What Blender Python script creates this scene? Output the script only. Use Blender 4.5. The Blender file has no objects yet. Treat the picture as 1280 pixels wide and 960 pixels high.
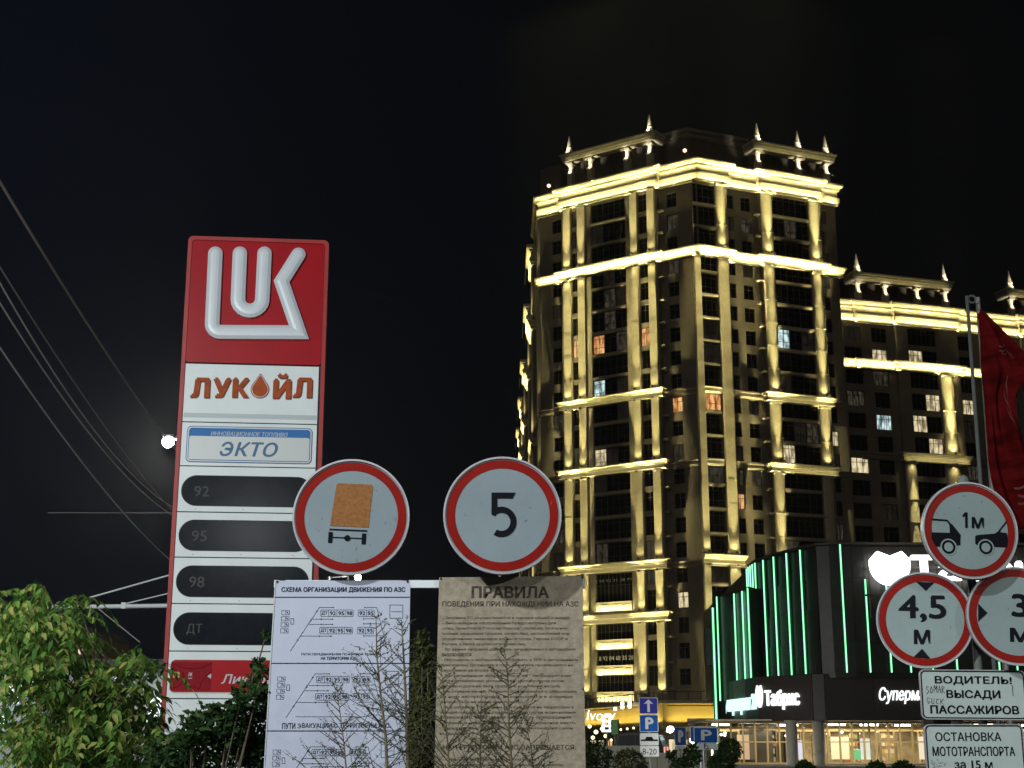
import bpy, bmesh, math, random
from mathutils import Vector, Matrix
R = math.radians
random.seed(7)
S = bpy.context.scene
COL = S.collection

# ------------------------------------------------------------------ camera, sky, exposure
FPX = 1793.0; PITCH = R(14.24); CZ = 1.6
cam = bpy.data.cameras.new('camera'); cam.lens = 36*FPX/1280; cam.sensor_width = 36
cam.clip_start = .05; cam.clip_end = 3000
camo = bpy.data.objects.new('camera', cam); COL.objects.link(camo)
camo.location = (0, 0, CZ); camo.rotation_euler = (R(90)+PITCH, 0, 0); S.camera = camo
S.view_settings.view_transform = 'Standard'; S.view_settings.look = 'None'
S.view_settings.exposure = 0; S.view_settings.gamma = 1
S.cycles.use_denoising = True
S.cycles.max_bounces = 5; S.cycles.diffuse_bounces = 2; S.cycles.glossy_bounces = 3
S.cycles.transmission_bounces = 4; S.cycles.transparent_max_bounces = 8
S.cycles.sample_clamp_indirect = 3; S.cycles.caustics_reflective = False; S.cycles.caustics_refractive = False

world = bpy.data.worlds.new('World'); S.world = world; world.use_nodes = True
wn = world.node_tree.nodes; wl = world.node_tree.links
bg = wn['Background']; bg.inputs['Strength'].default_value = 1.0
tc = wn.new('ShaderNodeTexCoord'); sx = wn.new('ShaderNodeSeparateXYZ'); wl.new(tc.outputs['Generated'], sx.inputs[0])
mr = wn.new('ShaderNodeMapRange'); mr.inputs[1].default_value = .05; mr.inputs[2].default_value = -.42
wl.new(sx.outputs['X'], mr.inputs[0])
mx = wn.new('ShaderNodeMix'); mx.data_type = 'RGBA'
mx.inputs[6].default_value = (.0020, .0021, .0024, 1); mx.inputs[7].default_value = (.0026, .0040, .0075, 1)
wl.new(mr.outputs[0], mx.inputs[0]); wl.new(mx.outputs[2], bg.inputs['Color'])

# faint soft sun lamp, added as ambient fill on the dark facades
sun = bpy.data.lights.new('ambient_fill', 'SUN'); sun.energy = .14; sun.angle = R(25); sun.color = (1, .90, .78)
so = bpy.data.objects.new('ambient_fill', sun); COL.objects.link(so)
so.rotation_euler = Vector((-.12, -.80, .55)).to_track_quat('Z', 'Y').to_euler()

def _aim(o, loc, tgt):
    o.location = loc; d = Vector(tgt)-Vector(loc); o.rotation_euler = d.to_track_quat('-Z', 'Y').to_euler()
def spot(loc, tgt, w, deg, col=(1, .86, .5), blend=1., rad=.12, parent=None, name='spot_lamp', lin=None):
    l = bpy.data.lights.new(name, 'SPOT'); l.energy = w
    if lin:                                      # narrow beam optics: light thins out slowly along the beam
        l.use_nodes = True; nt = l.node_tree; fo = nt.nodes.new('ShaderNodeLightFalloff'); fo.inputs[0].default_value = 1.
        nt.links.new(fo.outputs[lin], nt.nodes['Emission'].inputs['Strength'])
    l.spot_size = R(deg); l.spot_blend = blend; l.color = col; l.shadow_soft_size = rad
    o = bpy.data.objects.new(name, l); COL.objects.link(o); _aim(o, loc, tgt)
    if parent: o.parent = parent
    return o
def area(loc, tgt, w, sxx, syy, col=(1, 1, 1), parent=None, name='area_lamp'):
    l = bpy.data.lights.new(name, 'AREA'); l.energy = w; l.shape = 'RECTANGLE'; l.size = sxx; l.size_y = syy; l.color = col
    o = bpy.data.objects.new(name, l); COL.objects.link(o); _aim(o, loc, tgt)
    if parent: o.parent = parent
    return o

# ------------------------------------------------------------------ projection helpers (survey of the photo)
def ray(px, py):
    u = (px-640)/FPX; v = (480-py)/FPX; c, s = math.cos(PITCH), math.sin(PITCH)
    return (u, c-v*s, s+v*c)
def at(px, py, Y):
    r = ray(px, py); k = Y/r[1]; return Vector((r[0]*k, Y, CZ+r[2]*k))
def atz(px, py, z):
    r = ray(px, py); k = (z-CZ)/r[2]; return Vector((r[0]*k, r[1]*k, z))
class Plane:                                    # vertical plane; local x to the right as seen, local y inward, z up
    def __init__(s, K, rdir):
        s.K = Vector((K[0], K[1], 0)); s.r = Vector((rdir[0], rdir[1], 0)).normalized(); s.n = Vector((s.r.y, -s.r.x, 0))
        s.rz = math.atan2(s.r.y, s.r.x)
    def hit(s, px, py):
        r = ray(px, py); ux, uy = s.r.x, s.r.y
        det = -r[0]*uy+ux*r[1]
        k = (-s.K.x*uy+ux*s.K.y)/det; t = (r[0]*s.K.y-r[1]*s.K.x)/det
        return t, CZ+r[2]*k

# ------------------------------------------------------------------ materials
def mat(name, col, rough=.6, metal=0., var=.0, scale=3., bump=0., bscale=30., spec=.5, streak=False, col2=None, emit=None, es=0., transm=0., coat=0., thr=None):
    m = bpy.data.materials.new(name); m.use_nodes = True; nt = m.node_tree; n = nt.nodes; l = nt.links
    b = n['Principled BSDF']; b.inputs['Roughness'].default_value = rough; b.inputs['Metallic'].default_value = metal
    b.inputs['Base Color'].default_value = (*col, 1); b.inputs['Specular IOR Level'].default_value = spec
    b.inputs['Transmission Weight'].default_value = transm; b.inputs['Coat Weight'].default_value = coat
    if emit: b.inputs['Emission Color'].default_value = (*emit, 1); b.inputs['Emission Strength'].default_value = es
    if var or bump:
        t = n.new('ShaderNodeTexCoord'); mp = n.new('ShaderNodeMapping'); l.new(t.outputs['Object'], mp.inputs[0])
        if streak: mp.inputs['Scale'].default_value = (1, 1, .12)
    if var:
        nz = n.new('ShaderNodeTexNoise'); nz.inputs['Scale'].default_value = scale; nz.inputs['Detail'].default_value = 8; nz.inputs['Roughness'].default_value = .65
        l.new(mp.outputs[0], nz.inputs[0]); cr = n.new('ShaderNodeValToRGB')
        c2 = col2 or tuple(c*(1-var) for c in col)
        lo, hi = thr or (.35, .68)
        cr.color_ramp.elements[0].position = lo; cr.color_ramp.elements[1].position = hi
        cr.color_ramp.elements[0].color = (*c2, 1); cr.color_ramp.elements[1].color = (*col, 1)
        l.new(nz.outputs[0], cr.inputs[0]); l.new(cr.outputs[0], b.inputs['Base Color'])
    if bump:
        nb = n.new('ShaderNodeTexNoise'); nb.inputs['Scale'].default_value = bscale; nb.inputs['Detail'].default_value = 6
        l.new(mp.outputs[0], nb.inputs[0]); bp = n.new('ShaderNodeBump'); bp.inputs['Strength'].default_value = bump; bp.inputs['Distance'].default_value = .02
        l.new(nb.outputs[0], bp.inputs['Height']); l.new(bp.outputs[0], b.inputs['Normal'])
    return m
def lit(name, c1, c2, e, scale=2.2, sy=1.):
    """a lit window: uneven warm room light seen through curtains"""
    m = bpy.data.materials.new(name); m.use_nodes = True; nt = m.node_tree; n = nt.nodes; l = nt.links
    b = n['Principled BSDF']; b.inputs['Base Color'].default_value = (.1, .09, .08, 1); b.inputs['Roughness'].default_value = .15
    t = n.new('ShaderNodeTexCoord'); mp = n.new('ShaderNodeMapping'); mp.inputs['Scale'].default_value = (scale, scale, scale*sy*.35)
    oi = n.new('ShaderNodeObjectInfo'); l.new(t.outputs['Object'], mp.inputs[0]); 
    va = n.new('ShaderNodeVectorMath'); va.operation = 'ADD'; l.new(mp.outputs[0], va.inputs[0])
    sc = n.new('ShaderNodeVectorMath'); sc.operation = 'SCALE'; sc.inputs[3].default_value = 1.; 
    l.new(oi.outputs['Location'], sc.inputs[0]); l.new(sc.outputs[0], va.inputs[1])
    nz = n.new('ShaderNodeTexNoise'); nz.inputs['Scale'].default_value = 1; nz.inputs['Detail'].default_value = 3; l.new(va.outputs[0], nz.inputs[0])
    cr = n.new('ShaderNodeValToRGB'); cr.color_ramp.elements[0].position = .38; cr.color_ramp.elements[1].position = .62
    cr.color_ramp.elements[0].color = (*c1, 1); cr.color_ramp.elements[1].color = (*c2, 1)
    l.new(nz.outputs[0], cr.inputs[0]); l.new(cr.outputs[0], b.inputs['Emission Color']); b.inputs['Emission Strength'].default_value = e
    return m
def glow(name, col, e):
    m = bpy.data.materials.new(name); m.use_nodes = True; nt = m.node_tree
    b = nt.nodes['Principled BSDF']; b.inputs['Base Color'].default_value = (*[c*.5 for c in col], 1)
    b.inputs['Emission Color'].default_value = (*col, 1); b.inputs['Emission Strength'].default_value = e; return m

M = dict(
 stone=mat('facade_stone', (.195, .165, .125), .8, var=.25, scale=.6, bump=.3, bscale=3),
 trim=mat('trim_stone', (.50, .435, .31), .75, var=.22, scale=1.2, bump=.4, bscale=6),
 dkglass=mat('dark_window_glass', (.012, .012, .012), .12, var=.6, scale=.7),
 frame=mat('dark_window_frame', (.05, .04, .03), .5),
 slab=mat('slab_edge', (.30, .26, .19), .8, var=.2, scale=2),
 roofdark=mat('roof_cladding', (.10, .075, .06), .7, var=.3, scale=1),
 fixture=mat('lamp_housing', (.08, .08, .08), .5),
 warm=lit('lit_window_orange', (.35, .10, .02), (1., .55, .22), 1.0),
 cream=lit('lit_window_cream', (.22, .17, .09), (1., .85, .52), .9),
 cool=lit('lit_window_cool', (.10, .16, .17), (.75, .95, .95), 1.0),
 dimw=lit('dim_window', (.003, .003, .002), (.05, .042, .030), 1.0, 3.5),
 curtain=lit('faint_window', (.001, .001, .001), (.009, .007, .005), 1.0),
 banner=mat('banner_letters', (.55, .53, .5), .8, var=.4, scale=3),
 ledw=glow('warm_led', (1, .85, .45), 3.),
 bulb=glow('white_bulb', (1., .95, .82), 6.),
 blackglass=mat('black_facade_glass', (.045, .042, .030), .36, var=.7, scale=.6, spec=.6),
 fascia=mat('dark_fascia', (.045, .036, .030), .45, var=.25, scale=.6),
 neon=glow('green_neon', (.34, 1., .58), 1.7),
 neonhalo=mat('neon_halo_strip', (.02, .30, .10), .4),  # green halo of the tubes, put into the colour of the strip
 letter=glow('white_backlit_letter', (.95, 1., 1.), 1.3),
 letterc=glow('pale_cyan_letter', (.62, .95, .92), 1.3),
 red=mat('red_cladding', (.39, .006, .013), .35, var=.18, scale=.9, spec=.12),
 redside=mat('red_side_cladding', (.42, .05, .05), .4, spec=.15, var=.2, scale=2),
 white=mat('white_panel', (.74, .79, .81), .4, spec=.2, var=.10, scale=1.5, bump=.05, bscale=4),
 logo=mat('white_plastic_letter', (.62, .66, .71), .35, var=.06, scale=3),
 seam=mat('dark_joint', (.015, .015, .018), .7),
 orange=mat('faded_red_letter', (.45, .095, .03), .6, spec=.1, var=.35, scale=9),
 dred=mat('dark_red_edge', (.20, .02, .015), .5),
 blue=mat('blue_print', (.05, .18, .46), .5, spec=.1, var=.1, scale=5),
 lblue=mat('grey_blue_print', (.09, .17, .30), .5, spec=.1),
 grey=mat('light_grey_print', (.42, .47, .50), .5),
 silver=mat('silver_print', (.52, .54, .55), .4),
 seg=mat('faint_segments', (.036, .041, .040), .6, var=.7, scale=90),
 gold=mat('gold_chip', (.55, .30, .04), .4),
 cardred=mat('dark_red_card', (.26, .006, .015), .5, spec=.08, var=.2, scale=8),
 cardred2=mat('card_line_red', (.17, .004, .01), .4),
 discwhite=mat('reflective_disc_face', (.245, .30, .325), .5, spec=.06, var=.14, scale=2.2, bump=.03, bscale=60),
 discgreen=mat('reflective_disc_face_right', (.27, .335, .335), .5, spec=.06, var=.14, scale=2.2, bump=.03, bscale=60),
 signwhite=mat('reflective_white', (.52, .57, .60), .45, spec=.08, var=.10, scale=4, bump=.03, bscale=60),
 signgreen=mat('reflective_white_right', (.50, .58, .55), .45, spec=.08, var=.10, scale=4, bump=.03, bscale=60),
 signred=mat('reflective_red', (.27, .010, .006), .4, spec=.08, var=.22, scale=6),
 rim=mat('sign_rim', (.45, .43, .45), .4, metal=.3, var=.3, scale=9),
 black=mat('black_print', (.006, .007, .011), .6, spec=.06),
 cargo=mat('faded_orange_print', (.34, .15, .055), .7, spec=.05, var=.35, scale=60),
 board=mat('board_white', (.50, .53, .64), .5, spec=.08, var=.07, scale=2.5),
 boardtxt=mat('board_navy_text', (.018, .024, .055), .5, spec=.05),
 dirty=mat('dirty_beige_board', (.37, .315, .235), .7, spec=.1, var=.38, scale=22, thr=(.3, .62), bump=.2, bscale=90),
 dirtytxt=mat('weathered_text', (.035, .028, .022), .6, var=.3, scale=40, col2=(.10, .08, .065), spec=.05),
 steel=mat('galvanised_steel', (.34, .35, .34), .45, metal=.5, var=.25, scale=6),
 polepaint=mat('grey_pole_paint', (.16, .17, .165), .6, spec=.2, var=.2, scale=4),
 bluesign=mat('blue_reflective', (.012, .10, .42), .4, spec=.1, var=.12, scale=5),
 bluedark=mat('dark_blue_reflective', (.012, .02, .30), .4),
 signprint=mat('white_reflective', (.62, .68, .68), .4),
 bark=mat('bark', (.12, .09, .06), .9, var=.4, scale=12, bump=.6, bscale=25),
 twig=mat('pale_twig', (.19, .155, .085), .8, var=.55, scale=35),
 twigdark=mat('dark_twig', (.10, .085, .05), .85, var=.6, scale=30),
 wire=mat('wire', (.75, .73, .70), .6),
 rope=mat('cable_dark', (.40, .37, .34), .7),
 asphalt=mat('asphalt', (.05, .05, .052), .85, var=.3, scale=.8, bump=.3, bscale=40),
 concrete=mat('pale_concrete', (.44, .46, .38), .85, var=.2, scale=1.3, bump=.2, bscale=12),
 carpaint=mat('dark_car_paint', (.03, .022, .022), .25, coat=.6),
 carglass=mat('car_glass', (.012, .008, .010), .08),
 rubber=mat('tyre', (.02, .02, .02), .9),
)
def leafmat(name, c1, c2, c3):
    m = bpy.data.materials.new(name); m.use_nodes = True; nt = m.node_tree; n = nt.nodes; l = nt.links
    b = n['Principled BSDF']; b.inputs['Roughness'].default_value = .65; b.inputs['Specular IOR Level'].default_value = .12
    g = n.new('ShaderNodeNewGeometry'); cr = n.new('ShaderNodeValToRGB'); e = cr.color_ramp.elements
    e[0].position = 0; e[0].color = (*c1, 1); e[1].position = .93; e[1].color = (*c2, 1); x = e.new(1.); x.color = (*c3, 1)
    l.new(g.outputs['Random Per Island'], cr.inputs[0]); l.new(cr.outputs[0], b.inputs['Base Color'])
    tr = n.new('ShaderNodeBsdfTranslucent'); l.new(cr.outputs[0], tr.inputs[0]); ms = n.new('ShaderNodeMixShader'); ms.inputs[0].default_value = .42
    l.new(b.outputs[0], ms.inputs[1]); l.new(tr.outputs[0], ms.inputs[2]); l.new(ms.outputs[0], n['Material Output'].inputs[0])
    return m
M['leaf'] = leafmat('fresh_leaf', (.035, .10, .02), (.16, .29, .055), (.34, .30, .10))
M['leafdk'] = leafmat('dark_leaf', (.012, .035, .012), (.06, .12, .035), (.12, .14, .05))
M['leafol'] = leafmat('olive_leaf', (.05, .07, .02), (.15, .16, .05), (.22, .20, .09))
def flagmat():
    m = mat('red_flag_cloth', (.26, .010, .014), .95, spec=.02)
    nt = m.node_tree; n = nt.nodes; l = nt.links; b = n['Principled BSDF']
    t = n.new('ShaderNodeTexCoord'); mp = n.new('ShaderNodeMapping'); mp.inputs['Scale'].default_value = (1.1, 1, 3.2); l.new(t.outputs['Object'], mp.inputs[0])
    nz = n.new('ShaderNodeTexNoise'); nz.inputs['Scale'].default_value = 2.; nz.inputs['Detail'].default_value = 2; l.new(mp.outputs[0], nz.inputs[0])
    cr = n.new('ShaderNodeValToRGB'); cr.color_ramp.elements[0].position = .30; cr.color_ramp.elements[1].position = .7
    cr.color_ramp.elements[0].color = (.07, .004, .005, 1); cr.color_ramp.elements[1].color = (.20, .011, .012, 1)
    l.new(nz.outputs[0], cr.inputs[0]); l.new(cr.outputs[0], b.inputs['Base Color'])
    tr = n.new('ShaderNodeBsdfTranslucent'); l.new(cr.outputs[0], tr.inputs[0]); ms = n.new('ShaderNodeMixShader'); ms.inputs[0].default_value = .35
    l.new(b.outputs[0], ms.inputs[1]); l.new(tr.outputs[0], ms.inputs[2]); l.new(ms.outputs[0], n['Material Output'].inputs[0])
    return m
M['flag'] = flagmat()

# ------------------------------------------------------------------ mesh helpers
class MB:
    def __init__(s): s.v = []; s.f = []; s.m = []; s.cur = 0
    def add(s, vs, fs):
        o = len(s.v); s.v += [tuple(v) for v in vs]; s.f += [tuple(i+o for i in f) for f in fs]; s.m += [s.cur]*len(fs); return s
    def box(s, x0, x1, y0, y1, z0, z1):
        return s.add([(x, y, z) for z in (z0, z1) for y in (y0, y1) for x in (x0, x1)],
                     [(0, 2, 3, 1), (4, 5, 7, 6), (0, 1, 5, 4), (2, 6, 7, 3), (0, 4, 6, 2), (1, 3, 7, 5)])
    def prism(s, poly, y0, y1):                 # polygon in x,z; extruded in y
        n = len(poly); return s.add([(x, y0, z) for x, z in poly]+[(x, y1, z) for x, z in poly],
            [tuple(range(n)), tuple(range(2*n-1, n-1, -1))]+[(i, i+n, (i+1) % n+n, (i+1) % n) for i in range(n)])
    def slab(s, poly, z0, z1):                  # polygon in x,y; extruded in z
        n = len(poly); return s.add([(x, y, z0) for x, y in poly]+[(x, y, z1) for x, y in poly],
            [tuple(range(n-1, -1, -1)), tuple(range(n, 2*n))]+[(i, (i+1) % n, (i+1) % n+n, i+n) for i in range(n)])
    def ring(s, outer, inner, y0, y1):          # same-count outlines in x,z
        n = len(outer); vs = [(x, y, z) for y in (y0, y1) for o in (outer, inner) for x, z in o]
        fs = []
        for i in range(n):
            j = (i+1) % n
            fs += [(i, j, n+j, n+i), (2*n+i, 3*n+i, 3*n+j, 2*n+j), (i, 2*n+i, 2*n+j, j), (n+i, n+j, 3*n+j, 3*n+i)]
        return s.add(vs, fs)
    def tube(s, p0, p1, r0, r1=None, n=8, cap=True):
        r1 = r0 if r1 is None else r1; p0 = Vector(p0); p1 = Vector(p1); d = p1-p0
        if d.length < 1e-6: return s
        q = d.to_track_quat('Z', 'Y'); vs = []
        for p, r in ((p0, r0), (p1, r1)):
            for i in range(n):
                a = 2*math.pi*i/n; vs.append(p+q @ Vector((math.cos(a)*r, math.sin(a)*r, 0)))
        fs = [(i, (i+1) % n, n+(i+1) % n, n+i) for i in range(n)]
        if cap: fs += [tuple(range(n-1, -1, -1)), tuple(range(n, 2*n))]
        return s.add(vs, fs)
    def lathe(s, prof, c=(0, 0, 0), n=12):      # prof: (r,z)
        vs = []; fs = []
        for r, z in prof:
            for i in range(n):
                a = 2*math.pi*i/n; vs.append((c[0]+math.cos(a)*r, c[1]+math.sin(a)*r, c[2]+z))
        for k in range(len(prof)-1):
            for i in range(n):
                j = (i+1) % n; fs.append((k*n+i, k*n+j, (k+1)*n+j, (k+1)*n+i))
        fs += [tuple(range(n-1, -1, -1)), tuple(range((len(prof)-1)*n, len(prof)*n))]
        return s.add(vs, fs)
    def sweep(s, path, prof, back=None):        # path: xy points going right as seen from outside, prof: (out, z)
        P2 = [Vector(p) for p in path]; n = len(P2); dirs = [(P2[i+1]-P2[i]).normalized() for i in range(n-1)]
        def nor(d): return Vector((d.y, -d.x))
        ms = []
        for i in range(n):
            if i == 0: ms.append(nor(dirs[0]))
            elif i == n-1: ms.append(nor(dirs[-1]))
            else:
                a, b = nor(dirs[i-1]), nor(dirs[i]); m = (a+b); m = m/m.dot(a) if m.length > 1e-4 else a; ms.append(m)
        k = len(prof); vs = [(P2[i].x+ms[i].x*o, P2[i].y+ms[i].y*o, z) for i in range(n) for o, z in prof]
        fs = [(i*k+j, i*k+(j+1) % k, (i+1)*k+(j+1) % k, (i+1)*k+j) for i in range(n-1) for j in range(k)]
        fs += [tuple(range(k-1, -1, -1)), tuple((n-1)*k+j for j in range(k))]
        return s.add(vs, fs)
    def mesh(s, name, mats, smooth=False, fix=True):
        me = bpy.data.meshes.new(name); me.from_pydata(s.v, [], s.f)
        for m in (mats if isinstance(mats, (list, tuple)) else [mats]): me.materials.append(M[m] if isinstance(m, str) else m)
        me.polygons.foreach_set('material_index', s.m)
        if fix and len(s.v) < 60000:
            bm = bmesh.new(); bm.from_mesh(me); bmesh.ops.recalc_face_normals(bm, faces=bm.faces); bm.to_mesh(me); bm.free()
        if smooth: me.polygons.foreach_set('use_smooth', [True]*len(me.polygons))
        me.update(); return me
    def build(s, name, mats, parent=None, loc=(0, 0, 0), rz=0., smooth=False, fix=True):
        return link(name, s.mesh(name, mats, smooth, fix), parent, loc, rz)
def link(name, me, parent=None, loc=(0, 0, 0), rz=0., rot=None):
    o = bpy.data.objects.new(name, me); COL.objects.link(o); o.location = loc
    o.rotation_euler = rot or (0, 0, rz)
    if parent: o.parent = parent
    return o
def tag(o, label=None, cat=None, group=None, kind=None):
    if label: o['label'] = label
    if cat: o['category'] = cat
    if group: o['group'] = group
    if kind: o['kind'] = kind
    return o
def thing(name, label, cat, loc=(0, 0, 0), rz=0., group=None):
    o = bpy.data.objects.new(name, None); COL.objects.link(o); o.location = loc; o.rotation_euler = (0, 0, rz); o.empty_display_size = .2
    return tag(o, label, cat, group)
def circ(cx, cz, r, n=48, a0=0.): return [(cx+r*math.cos(a0+2*math.pi*i/n), cz+r*math.sin(a0+2*math.pi*i/n)) for i in range(n)]
def rrect(x0, z0, x1, z1, r, n=6):
    pts = []
    for cx, cz, a in ((x1-r, z1-r, 0), (x0+r, z1-r, 90), (x0+r, z0+r, 180), (x1-r, z0+r, 270)):
        pts += [(cx+r*math.cos(R(a+90*i/n)), cz+r*math.sin(R(a+90*i/n))) for i in range(n+1)]
    return pts
_dg = None
def text(txt, box, y, name, m, parent, ex=.0, bold=0., shear=0., res=2, flip=False, spacing=1.):
    """lettering fitted into box=(x0,z0,x1,z1) on local plane y, facing -y"""
    cu = bpy.data.curves.new('t', 'FONT'); cu.body = txt; cu.size = 1; cu.shear = shear; cu.resolution_u = res
    cu.extrude = ex; cu.space_character = spacing; cu.align_x = 'LEFT'
    o = bpy.data.objects.new('t', cu); COL.objects.link(o); bpy.context.view_layer.update()
    me = bpy.data.meshes.new_from_object(o.evaluated_get(bpy.context.evaluated_depsgraph_get())); bpy.data.objects.remove(o); bpy.data.curves.remove(cu)
    xs = [v.co.x for v in me.vertices]; ys = [v.co.y for v in me.vertices]
    if not xs: return None
    if flip:
        for v in me.vertices: v.co.x = -v.co.x
        xs = [-x for x in xs]
    x0, z0, x1, z1 = box; ax, bx, ay, by = min(xs), max(xs), min(ys), max(ys)
    kx = (x1-x0)/(bx-ax); kz = (z1-z0)/(by-ay)
    if bold > 0:                                # heavier weight: the outline is laid down several times, slightly shifted
        w = bold*.85*kz; kx = (x1-x0-2*w)/(bx-ax); kz = (z1-z0-1.2*w)/(by-ay)
        sh = [(0, 0), (2*w, 0), (w, 1.2*w), (w, 0)] if bold >= .02 else [(0, .6*w), (2*w, .6*w)]
        co = [v.co.copy() for v in me.vertices]; pf = [tuple(p.vertices) for p in me.polygons]; N = len(co); vs = []; fs = []
        for i, (dx, dz) in enumerate(sh):
            vs += [((c.x-ax)*kx+x0+dx, y-c.z-i*.00012, (c.y-ay)*kz+z0+dz) for c in co]; fs += [tuple(q+i*N for q in p) for p in pf]
        bpy.data.meshes.remove(me); me = bpy.data.meshes.new(name); me.from_pydata(vs, [], fs); me.update()
    else:
        for v in me.vertices:
            c = v.co; v.co = ((c.x-ax)*kx+x0, y-c.z, (c.y-ay)*kz+z0)
    me.materials.clear(); me.materials.append(M[m] if isinstance(m, str) else m); me.name = name
    return link(name, me, parent)
def join(objs, name):
    objs = [o for o in objs if o]
    bm = bmesh.new()
    for o in objs: bm.from_mesh(o.data)
    me = bpy.data.meshes.new(name); bm.to_mesh(me); bm.free()
    me.materials.append(objs[0].data.materials[0]); p = objs[0].parent
    for o in objs: bpy.data.objects.remove(o)
    return link(name, me, p)
LAMP = {}
def fixture(parent, loc, s=.16):
    if s not in LAMP: LAMP[s] = MB().box(-s, s, -s, s, -s, s*.6).mesh('floodlight', 'fixture')
    return link('floodlight', LAMP[s], parent, loc)

# ------------------------------------------------------------------ ground
g = MB()
ys = [-60, 20, 45, 400, 1500]; zs = [0, 0, .75, .75, .75]; xsx = [-900, 900]
for i in range(len(ys)-1):
    g.add([(xsx[0], ys[i], zs[i]), (xsx[1], ys[i], zs[i]), (xsx[1], ys[i+1], zs[i+1]), (xsx[0], ys[i+1], zs[i+1])], [(0, 1, 2, 3)])
tag(g.build('ground', 'asphalt'), kind='structure')

# ------------------------------------------------------------------ tower kit
WARM = (1, .90, .40)
WIN = {}
def win_mesh(w, h, cols, rows):
    key = (round(w, 2), round(h, 2), cols, rows)
    if key in WIN: return WIN[key]
    f = MB(); b = .07
    f.box(0, w, -.10, .04, 0, b).box(0, w, -.10, .04, h-b, h).box(0, b, -.10, .04, b, h-b).box(w-b, w, -.10, .04, b, h-b)
    for i in range(1, cols): f.box(w*i/cols-.035, w*i/cols+.035, -.07, .03, b, h-b)
    for r in rows: f.box(b, w-b, -.06, .02, h*r-.03, h*r+.03)
    fm = f.mesh('window', 'frame'); pm = {}
    WIN[key] = (fm, pm, w, h); return WIN[key]
def window(parent, pl, s, d, z, w, h, cols=2, rows=(.72,), pane='dkglass', root=None, name='window'):
    fm, pm, w, h = win_mesh(w, h, cols, rows)
    if pane not in pm: pm[pane] = MB().box(.05, w-.05, -.01, .01, .05, h-.05).mesh('pane', pane)
    o = pl.K-root+pl.r*s+pl.n*d
    f = link(name, fm, parent, (o.x, o.y, z), pl.rz); link('pane', pm[pane], f); return f
def wall(mb, pl, root, s0, s1, z0, z1, d, holes, rev=.30):
    xs = sorted({s0, s1} | {v for h in holes for v in (h[0], h[1])}); zz = sorted({z0, z1} | {v for h in holes for v in (h[2], h[3])})
    def pt(s, z, dd=0): o = pl.K-root+pl.r*s+pl.n*(d+dd); return (o.x, o.y, z)
    hs = {(round(h[0], 3), round(h[2], 3)): h for h in holes}
    def inside(x, z): return any(h[0] < x < h[1] and h[2] < z < h[3] for h in holes)
    # merge cells vertically where a column strip has no hole
    for i in range(len(xs)-1):
        xm = (xs[i]+xs[i+1])/2; run = None
        for j in range(len(zz)-1):
            zm = (zz[j]+zz[j+1])/2
            if inside(xm, zm):
                if run is not None: mb.add([pt(xs[i], run), pt(xs[i+1], run), pt(xs[i+1], zz[j]), pt(xs[i], zz[j])], [(0, 1, 2, 3)])
                run = None
            elif run is None: run = zz[j]
        if run is not None: mb.add([pt(xs[i], run), pt(xs[i+1], run), pt(xs[i+1], z1), pt(xs[i], z1)], [(0, 1, 2, 3)])
    for a, b, c, e in holes:
        mb.add([pt(a, c), pt(b, c), pt(b, e), pt(a, e), pt(a, c, -rev), pt(b, c, -rev), pt(b, e, -rev), pt(a, e, -rev)],
               [(0, 4, 5, 1), (1, 5, 6, 2), (2, 6, 7, 3), (3, 7, 4, 0), (4, 7, 6, 5)])
CORN = [(-.3, -.1), (.30, -.1), (.42, .25), (.55, .35), (.55, 1.05), (.32, 1.15), (.32, 2.05), (.55, 2.15), (.62, 2.45), (.95, 2.65), (1.05, 2.95), (1.0, 3.2), (-.3, 3.3)]
BEAM = [(-.3, 0), (.28, 0), (.42, .12), (.45, .5), (.62, .62), (.70, 1.0), (.88, 1.15), (.88, 1.42), (-.3, 1.5)]
CAP = [(-.3, 0), (.30, 0), (.44, .06), (.44, .22), (.36, .30), (.36, .62), (.52, .70), (.52, .84), (.60, .92), (.60, 1.04), (.74, 1.14), (.74, 1.30), (.3, 1.38), (-.3, 1.38)]
STR = [(-.3, .3), (.10, .3), (.22, .6), (.22, 1.0), (.30, 1.15), (-.3, 1.25)]
def shift(prof, z, k=1.): return [(a, z+b*k) for a, b in prof]
def bar_lights(parent, path, out, z, wpm, tilt_in=.35, up=1.):
    """LED line lamps on a moulding, shining up and inward"""
    for i in range(len(path)-1):
        a, b = Vector(path[i]), Vector(path[i+1]); L = (b-a).length
        if L < 1.3: continue
        d = (b-a).normalized(); nrm = Vector((d.y, -d.x)); c = (a+b)/2+nrm*out
        l = bpy.data.lights.new('led_line', 'AREA'); l.shape = 'RECTANGLE'; l.size = L; l.size_y = .08; l.energy = wpm*L; l.color = WARM; l.spread = R(110)
        o = bpy.data.objects.new('led_line', l); COL.objects.link(o); o.parent = parent; o.location = (c.x, c.y, z)
        aim = Vector((-nrm.x*tilt_in, -nrm.y*tilt_in, up)).normalized()
        x = Vector((d.x, d.y, 0)); zz = -aim; y = zz.cross(x)
        o.rotation_euler = Matrix((x, y, zz)).transposed().to_euler()
        r = math.atan2(d.y, d.x)
        MB().box(-L/2, L/2, -.05, .05, -.12, -.03).build('light_bar', 'fixture', parent, (c.x, c.y, z), r)
VR = random.Random(77)
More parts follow.
